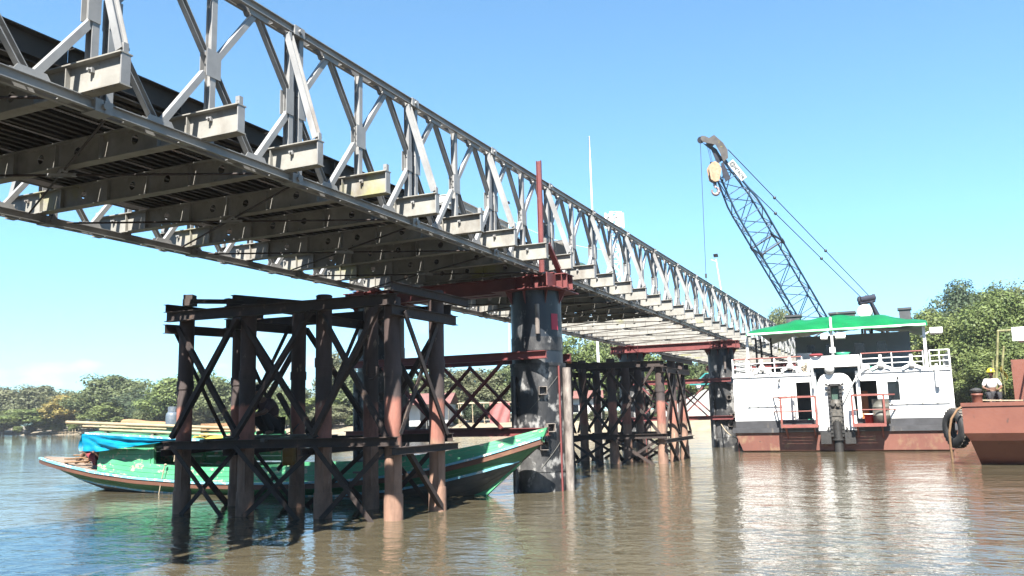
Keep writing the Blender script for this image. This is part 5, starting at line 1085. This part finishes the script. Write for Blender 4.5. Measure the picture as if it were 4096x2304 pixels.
# boom
F0 = cl(FOOT); H0 = cl(T0); ax = (H0-F0).normalized(); LEN = (H0-F0).length
sdv = ax.cross(V(0, 0, 1)).normalized(); upv = sdv.cross(ax)
rot = R(40); e1 = sdv*math.cos(rot)+upv*math.sin(rot); e2 = -sdv*math.sin(rot)+upv*math.cos(rot)
hwd = .60
def bw(t): return hwd*min(1, .25+t/LEN*6)*(1 if t < LEN-2.6 else max(.42, 1-(t-(LEN-2.6))/2.6*.58))
def bc(t, i): a, b = ((-1, -1), (1, -1), (1, 1), (-1, 1))[i]; return F0+ax*t+(e1*a+e2*b)*bw(t)
ts = [0, LEN*.17, LEN*.17+.02, LEN*.72, LEN-2.6, LEN]
for i in range(4):
    m = MB(); m.path([bc(t, i) for t in [LEN*k/24 for k in range(25)]], .050, 6); part('chord', m, 'crane_blue', cr_o)
nb = int(LEN/.98)
for f in range(4):
    m = MB()
    for k in range(nb):
        t0, t1 = LEN*k/nb, LEN*(k+1)/nb; g = (f+1) % 4
        a, b = (bc(t0, f), bc(t1, g)) if k % 2 else (bc(t0, g), bc(t1, f)); m.tube(a, b, .025, n=5)
        m.tube(bc(t0, f), bc(t0, g), .023, n=5)
    part('lacing', m, 'crane_blue', cr_o, kind='stuff')
for t in (LEN*.30, LEN*.66):
    m = MB()
    for i in range(4):
        p_ = bc(t, i); m.tube(p_-ax*.12, p_+ax*.12, .075, n=8); m.tube(bc(t, i), bc(t, (i+1) % 4), .045, n=6)
    part('section_joint', m, 'crane_dark', cr_o)
# boom head: cheek plates, sheaves, nose
hn = cl(dep(2805, 575, 39.7)); hm = cl(dep(2905, 565, 40.0))
def hp(px, py, D=39.8): return cl(dep(px, py, D))
for dd in (-.32, .32):
    m = MB(); off = (cl(dep(2860, 620, 40+dd))-cl(dep(2860, 620, 40)))
    poly = [hp(*q)+off for q in ((2912, 632), (2893, 646), (2880, 610), (2863, 580), (2845, 575), (2828, 572), (2812, 568), (2802, 555), (2806, 543), (2822, 545), (2836, 552), (2856, 540), (2872, 553), (2893, 572), (2910, 600))]
    m.prism(poly, off.normalized()*.03); part('head_plate', m, 'crane_grey', cr_o)
m = MB()
for q, r_ in (((2803, 560), .16), ((2842, 570), .2)):
    a, b = cl(dep(*q, 39.58)), cl(dep(*q, 40.02))
    for k in range(4): m.tube(a.lerp(b, k/4), a.lerp(b, k/4+.16), r_, n=18)
part('head_sheave', m, 'crane_dark', cr_o)
m = MB(); m.prism([cl(dep(*q, 39.66)) for q in ((2850, 585), (2866, 596), (2892, 640), (2872, 655), (2862, 640), (2845, 600), (2825, 585), (2810, 572))], cl(dep(2850, 600, 39.95))-cl(dep(2850, 600, 39.66))); part('head_box', m, 'crane_dark', cr_o)
m = MB(); m.prism([cl(dep(*q, 39.5)) for q in ((2884, 655), (2893, 650), (2922, 715), (2903, 728), (2890, 700))], (.05, .05, 0)); part('wind_sheet', m, 'crane_dark', cr_o)
# pendants, gantry and counterweight rigging
pend = [cl(dep(3478, 1185, 46)), cl(dep(3445, 1190, 45.4))]; tips = [cl(dep(2912, 598, 40.2)), cl(dep(2935, 690, 40.0))]
for a, b in zip(tips, pend):
    m = MB(); m.tube(a, b, .022, n=5); pe = part('pendant', m, 'cable', cr_o)
    for k in (.30, .66): c = a.lerp(b, k); m = MB(); m.lathe([(.001, -.09), (.07, -.05), (.08, 0), (.07, .05), (.001, .09)], c, 10); part('coupling', m, 'crane_dark', pe)
m = MB(); ga, gb = cl(dep(3437, 1200, 45.6)), cl(dep(3495, 1190, 46)); m.tube(ga, gb, .17, n=10); m.tube(ga+V(0, 0, -.18), gb+V(0, 0, -.15), .12, n=8)
for q in (ga, ga.lerp(gb, .5), gb): m.tube(q-V(0, 0, .1), q+V(0, 0, .18), .08, n=8)
part('spreader', m, 'crane_dark', cr_o)
m = MB()
for s in (-.8, .8):
    m.bar(V(-1.8, s, 2.6), ga.lerp(gb, .5)+V(0, s*.3, -.2), .14, .14); m.bar(V(-3.2, s, 2.2), ga.lerp(gb, .5)+V(0, s*.3, -.2), .12, .12)
part('gantry', m, 'crane_dark', cr_o)
# white banner with lettering on the boom
A_, B_2 = dep(2921, 646, 39.35), dep(2977, 716, 39.45)
bu = (B_2-A_).normalized(); toc = (CAM-A_).normalized(); bv = toc.cross(bu).normalized(); bn = bu.cross(bv)
if bn.dot(toc) < 0: bn = -bn
bl_ = (B_2-A_).length; bh_ = .30
ban = part('banner', MB().add([cl(A_+bv*bh_/2), cl(B_2+bv*bh_/2), cl(B_2-bv*bh_/2), cl(A_-bv*bh_/2)], [(0, 1, 2, 3)]), 'banner', cr_o)
tcv = bpy.data.curves.new('lettering', 'FONT'); tcv.body = 'HITACHI'; tcv.size = .21; tcv.align_y = 'CENTER'; tcv.offset = .004
to = bpy.data.objects.new('lettering_tmp', tcv); COL.objects.link(to); bpy.context.view_layer.update()
tm = bpy.data.meshes.new_from_object(to.evaluated_get(bpy.context.evaluated_depsgraph_get())); bpy.data.objects.remove(to)
tm.materials.clear(); tm.materials.append(MATS['ink'])
upv_ = bn.cross(bu)
if upv_.z < 0: pass
def bpt(x, y, z=.006): return cl(A_+bu*x+upv_*y+bn*z)
tw_ = max(v.co.x for v in tm.vertices)
for v in tm.vertices: v.co = bpt(.30+v.co.x/tw_*(bl_-.36), v.co.y)
ob('lettering', tm, ban)
m = MB(); n = 24
for r0, r1 in ((.095, .12), (.045, .065)):
    q = [bpt(.16+math.cos(2*math.pi*k/n)*r_, math.sin(2*math.pi*k/n)*r_) for r_ in (r0, r1) for k in range(n)]; m.add(q, [(k, (k+1) % n, n+(k+1) % n, n+k) for k in range(n)])
for a in range(4):
    t = R(45+90*a); d1, d2 = .062, .10; w_ = .012; q = []
    for d_, s in ((d1, -1), (d2, -1), (d2, 1), (d1, 1)): q.append(bpt(.16+math.cos(t)*d_-math.sin(t)*w_*s, math.sin(t)*d_+math.cos(t)*w_*s))
    m.add(q, [(0, 1, 2, 3)])
part('emblem', m, 'ink', ban)
# hook block hanging from the head
HB = dep(2857, 690, 39.6); hk = thing('hook_block', 'orange-tan crane hook block with steel hook hanging from the boom head', 'hook block', HB, (0, 0, R(118)))
m = MB(); poly = [(-.02, .50), (.16, .42), (.30, .20), (.22, -.36), (.04, -.48), (-.16, -.42), (-.30, .12), (-.2, .38)]
for y in (-.17, .13): m.prism([V(x, y, z) for x, z in poly], (0, .035, 0))
m.box((0, 0, -.40), (.2, .26, .12)); part('cheek', m, 'hook_paint', hk)
m = MB()
for y in (-.09, 0, .09): m.tube((0, y-.03, .1), (0, y+.03, .1), .24, n=18)
part('sheave', m, 'crane_dark', hk)
m = MB(); m.box((0, 0, -.56), (.13, .12, .16)); part('swivel', m, 'crane_dark', hk)
m = MB(); pts = [V(0, 0, -.6), V(0, 0, -.72)]+[V(.16*math.cos(R(t)), 0, -.88+.17*math.sin(R(t))) for t in range(110, 385, 18)]; m.path(pts, [.05, .055]+[.05+.035*math.sin(math.pi*min(1, k/12)) for k in range(len(pts)-2)], 10); part('hook', m, 'hook_steel', hk)
for k, (q, e) in enumerate((((2828, 580), (-.1, .42)), ((2836, 585), (-.05, .45)), ((2868, 600), (.06, .48)))):
    a = dep(*q, 39.7); b = HB+V(0, 0, e[1])+(_r2*e[0]); m = MB(); m.tube(a, b, .011, n=5); single('hoist_rope', ('thin hoist rope to the hook block, nearest the boom tip', 'thin hoist rope to the middle of the hook block', 'thin hoist rope to the hook block, nearest the boom lattice')[k], 'rope', m, 'cable')
a = dep(2801, 566, 39.6); b = dep(2824, 1105, 39.6); m = MB(); m.tube(a, b, .013, n=5); m.tube(b, V(b.x, b.y, zb(b.x)+.42), .010, n=5); m.tube(b-V(0, 0, .08), b+V(0, 0, .12), .05, n=8); single('whip_line', 'single thin rope hanging from the boom tip down into the bridge', 'rope', m, 'cable')
# ================================================================== the far bank
def ground_z(x): return .9
hut = thing('hut', 'white-walled hut with reddish tin roof on the far bank', 'hut', dep(1690, 1706, 84).xy.to_3d()+V(0, 0, .75), (0, 0, R(20)))
m = MB()
for (a, b) in (((-2.2, -3, 0), (-2.12, -1.0, 2.0)), ((-2.2, -.2, 0), (-2.12, 1.2, 2.0)), ((-2.2, 2.1, 0), (-2.12, 3, 2.0)), ((-2.2, -1.0, 1.75), (-2.12, -.2, 2.0)), ((-2.2, 1.2, 1.6), (-2.12, 2.1, 2.0)), ((-2.2, 1.2, 0), (-2.12, 2.1, .7)), ((-2.1, -3, 0), (2.2, -2.92, 2.0)), ((-2.1, 2.92, 0), (2.2, 3, 2.0)), ((2.12, -2.9, 0), (2.2, 2.9, 2.0))): m.b2(a, b)
part('wall', m, 'plaster', hut)
m = MB(); m.b2((-2.14, 1.2, .7), (-2.12, 2.1, 1.6)); part('window', m, 'glass_dark', hut)
m = MB(); m.grid([[V(-3.4, y, 2.0) for y in (-3.3, 0, 3.3)], [V(0, y, 3.1) for y in (-3.3, 0, 3.3)], [V(2.6, y, 2.1) for y in (-3.3, 0, 3.3)]], False, -.05); part('roof', m, 'tin_red', hut)
for y in (-3.1, -1, 1.1, 3.1): m = MB(); m.tube((-3.2, y, -.3), (-3.2, y, 2.02), .06, n=8); part('post', m, 'wood_grey', hut)
sh = thing('shelter', 'bamboo frame shelter hung with a faded red sheet on the far bank', 'shelter', dep(1950, 1712, 82).xy.to_3d()+V(0, 0, .65), (0, 0, R(24)))
for x, y in ((-1.2, 2.6), (-1.2, 1.3), (-1.2, .2), (-1.2, -2.2), (1.2, 2.6), (1.2, -2.2)):
    m, mt = bambu((x, y, -.3), (x+.05, y+.06, 2.15), .05); part('pole', m, 'bamboo', sh)
for x, z in ((-1.2, 2.1), (1.2, 2.2)): m, mt = bambu((x, 2.8, z), (x, -2.4, z), .045); part('pole', m, 'bamboo', sh)
for y in (2.6, -2.2): m, mt = bambu((-1.3, y, 2.1), (1.3, y, 2.2), .04); part('pole', m, 'bamboo', sh)
m = MB(); m.grid([[V(-1.28-.10*math.sin(j*.9+i*.5)-.08*noise.noise(V(i, j, 1)), -.3-1.9*j/14, 2.05-1.95*i/10+.05*math.sin(j)) for j in range(15)] for i in range(11)], True, .006); m.grid([[V(-1.2+2.4*i/8, -.2-2.0*j/8, 2.15+.05*math.sin(i+j)) for j in range(9)] for i in range(9)], True, .006); part('sheet', m, 'red_tarp', sh)
ramp = thing('concrete_ramp', 'pale concrete ramp wall on the bank under the far end of the bridge', 'ramp', (66.5, 6, .6)); m = MB(); m.prism([V(0, 6, 0), V(0, -7, 0), V(0, -7, 2.7), V(0, 2.2, 2.7), V(0, 6, .9)], (6, 0, 0)); part('wall', m, 'concrete', ramp)
for y in (-6, -3, 0, 3): m = MB(); m.b2((-.03, y-.02, .01), (0, y+.02, 1.6)); part('joint', m, 'concrete', ramp)
nab = thing('abutment', 'concrete abutment carrying the near end of the bridge', 'abutment', (-18.6, BW/2, 0)); m = MB(); m.b2((-3, -4.2, -.5), (.6, 4.2, 4.83)); part('wall', m, 'concrete', nab)
ab = thing('abutment', 'concrete abutment carrying the far end of the bridge', 'abutment', (64.5, BW/2, 0)); m = MB(); m.b2((-1.2, -4.2, -.5), (3, 4.2, 4.55)); part('wall', m, 'concrete', ab); m = MB(); m.b2((-1.25, -4.3, 4.55), (-.4, 4.3, 4.62)); part('bearing_shelf', m, 'concrete', ab)
car = thing('car', 'teal car parked above the concrete ramp under the bridge', 'car', (67.8, 7.6, 3.31), (0, 0, R(95)))
m = MB(); pr_ = [(-2.0, .35), (-1.95, .75), (-1.3, .9), (-.75, 1.36), (.65, 1.38), (1.2, .92), (1.9, .8), (2.0, .4)]; m.prism([V(x, -.8, z) for x, z in pr_], (0, 1.6, 0)); part('body', m, 'car_teal', car)
m = MB(); m.prism([V(-1.1, -.81, .92), V(-.7, -.81, 1.3), (.6, -.81, 1.3), (1.0, -.81, .92)], (0, 1.62, 0)); part('window', m, 'glass_dark', car)
for x in (-1.25, 1.25):
    for y in (-.78, .6): m = MB(); m.tube((x, y, .32), (x, y+.18, .32), .32, n=18); wh = part('wheel', m, 'rubber', car); m = MB(); m.tube((x, y-.01, .32), (x, y+.19, .32), .18, n=14); part('rim', m, 'pale_steel', wh)
# masts
pm = dep(2357, 545, 76); mast = thing('pole', 'tall slender white pole with antenna rising behind the bridge', 'pole', (pm.x, pm.y, 1.0)); m = MB(); m.tube((0, 0, -.5), (0, 0, 12), .13, .10, n=10); m.tube((0, 0, 12), (0, 0, pm.z-3), .10, .07, n=10); m.tube((0, 0, pm.z-3), (0, 0, pm.z-1), .05, .03, n=8); part('shaft', m, 'lamp_white', mast); m = MB()
for k in range(4): m.bar((-.18, 0, pm.z-1.9+.25*k), (.18, 0, pm.z-1.9+.25*k), .04, .04)
part('antenna', m, 'dark_metal', mast)
tw = dep(2455, 845, 122); tower = thing('cell_tower', 'pale lattice telecom tower with panel antennas behind the bridge', 'tower', (tw.x, tw.y, 1.2))
TH = tw.z-1.4
def tl(z, i): w = 1.6-(1.6-.75)*z/TH; a = R(45+90*i+20); return V(math.cos(a)*w, math.sin(a)*w, z)
for i in range(4): m = MB(); m.path([tl(z, i) for z in (-.5, TH*.5, TH)], .09, 6); part('leg', m, 'lamp_white', tower)
m = MB(); nb_ = 16
for k in range(nb_):
    z0, z1 = TH*k/nb_, TH*(k+1)/nb_
    for i in range(4): m.tube(tl(z0, i), tl(z1, (i+1) % 4), .045, n=4); m.tube(tl(z0, (i+1) % 4), tl(z1, i), .045, n=4); m.tube(tl(z1, i), tl(z1, (i+1) % 4), .04, n=4)
part('lattice', m, 'lamp_white', tower, kind='stuff')
for i in range(6):
    a = R(60*i); m = MB(); m.box((math.cos(a)*1.25, math.sin(a)*1.25, TH-1.2), (.25, .45, 2.2), Matrix.Rotation(a, 3, 'Z')); part('panel_antenna', m, 'lamp_white', tower)
for z in (TH-.4, TH-2.0): m = MB(); m.lathe([(1.15, z), (1.15, z+.06), (1.0, z+.06), (1.0, z), (1.15, z)], n=16); part('ring', m, 'lamp_white', tower)
for (px, py, px2, D, lb) in ((2862, 1008, 2885, 72, 'slender leaning street lamp with small solar panel beyond the bridge'), (2032, 800, 2035, 90, 'thin lamp post with twin solar panels seen through the truss')):
    tp = dep(px, py, D); bt = dep(px2, 1150, D); sp_ = thing('street_lamp', lb, 'street lamp', (tp.x, tp.y, 1.0)); d_ = (bt-tp)/(bt.z-tp.z)*(tp.z-1); m = MB(); m.tube((-d_.x, -d_.y, -.3), (0, 0, tp.z-1.6), .07, .05, n=8); part('post', m, 'lamp_white', sp_)
    m = MB(); m.box((0, 0, tp.z-1.3), (.05, .38, .32), Matrix.Rotation(-.7, 3, 'Y')); part('solar_panel', m, 'crane_dark', sp_); m = MB(); m.bar((0, 0, tp.z-1.8), (-.5, .3, tp.z-1.7), .06, .05); part('lamp_arm', m, 'lamp_white', sp_)
m = MB(); m.path(sag(dep(2040, 880, 90), dep(2520, 1000, 95), 1.0), .02, 4); single('overhead_wire', 'thin pale overhead wire sagging behind the truss', 'wire', m, 'lamp_white')
# things on the upstream bank
for (px, L_, lb) in ((105, 6.2, 'narrow wooden canoe beached below the tall olive tree'),):
    c = dep(px, 1742, bank_depth(px)-1.5); cn_ = thing('canoe', lb, 'boat', (c.x, c.y, .1), (0, 0, R(-26))); rows = []
    for i in range(7):
        a = math.pi*(i/6); rows.append([V(-math.cos(a)*.45*max(.05, math.sin(math.pi*j/16))**.6, -L_/2+L_*j/16, .05+.35*(1-math.sin(a))+.45*abs(j/8-1)**2.5) for j in range(17)])
    m = MB(); m.grid(rows, True, .03); part('hull', m, 'wood_grey', cn_)
    for y in (-1.2, .9): m = MB(); m.b2((-.38, y-.1, .30), (.38, y+.1, .33)); part('thwart', m, 'wood_deck', cn_)
SK = random.Random(3)
for k in range(15):
    px = 158+k*13; c = dep(px, 1742, bank_depth(px)-1.0); h = SK.uniform(.5, 1.1); m = MB(); m.tube((0, 0, -.6), (SK.uniform(-.06, .06), SK.uniform(-.06, .06), h), .07, .06, n=7); single('stake', 'short weathered stake in the row along the far bank below the yellowish tree', 'stake', m, 'bamboo', (c.x, c.y, 0), group='row of stakes at the far bank')
c0_, c1_ = dep(158, 1742, bank_depth(158)-1.0), dep(340, 1742, bank_depth(340)-1.0)
m = MB(); m.tube((c0_.x, c0_.y, .45), (c1_.x, c1_.y, .5), .05, n=6); single('stake_rail', 'thin rail tied along the row of stakes', 'rail', m, 'bamboo')
c = dep(366, 1690, bank_depth(366)+1); bd_ = thing('notice_board', 'plain white board on a post in front of the tallest green tree', 'sign', (c.x, c.y, .3), (0, 0, R(25))); m = MB(); m.b2((-.04, -.95, c.z-1.0), (.04, .95, c.z+.45)); part('board', m, 'lamp_white', bd_); m = MB()
for y in (-.6, .6): m.tube((.06, y, -.3), (.06, y, c.z-.2), .05, n=8)
part('post', m, 'wood_grey', bd_)
for px, py, lb in ((2330, 1672, 'small white hut with a window seen beyond the pier'),):
    c = dep(px, 1706, 83); h2 = thing('hut', lb, 'hut', (c.x, c.y, .8), (0, 0, R(20))); m = MB(); m.b2((-1.5, -1.8, 0), (1.5, 1.8, 2.2)); part('wall', m, 'plaster', h2); m = MB(); m.grid([[V(-2, y, 2.15) for y in (-2.1, 2.1)], [V(0, y, 2.9) for y in (-2.1, 2.1)], [V(2, y, 2.15) for y in (-2.1, 2.1)]], False, -.05); part('roof', m, 'tin_red', h2); m = MB(); m.b2((-1.53, .3, .9), (-1.502, 1.1, 1.6)); part('window', m, 'glass_dark', h2)

# ================================================================== light river haze
m = MB(); m.b2((-150, -260, -2.5), (260, 420, 34)); hz = part('haze', m, 'galv', None, kind='stuff')
hm_ = bpy.data.materials.new('haze'); hm_.use_nodes = True; hm_.node_tree.nodes.remove(hm_.node_tree.nodes['Principled BSDF']); pv = hm_.node_tree.nodes.new('ShaderNodeVolumePrincipled')
pv.inputs['Color'].default_value = (.90, .95, 1, 1); pv.inputs['Density'].default_value = .00035; pv.inputs['Anisotropy'].default_value = .3
hm_.node_tree.links.new(pv.outputs[0], hm_.node_tree.nodes['Material Output'].inputs['Volume'])
hz.data.materials.clear(); hz.data.materials.append(hm_)
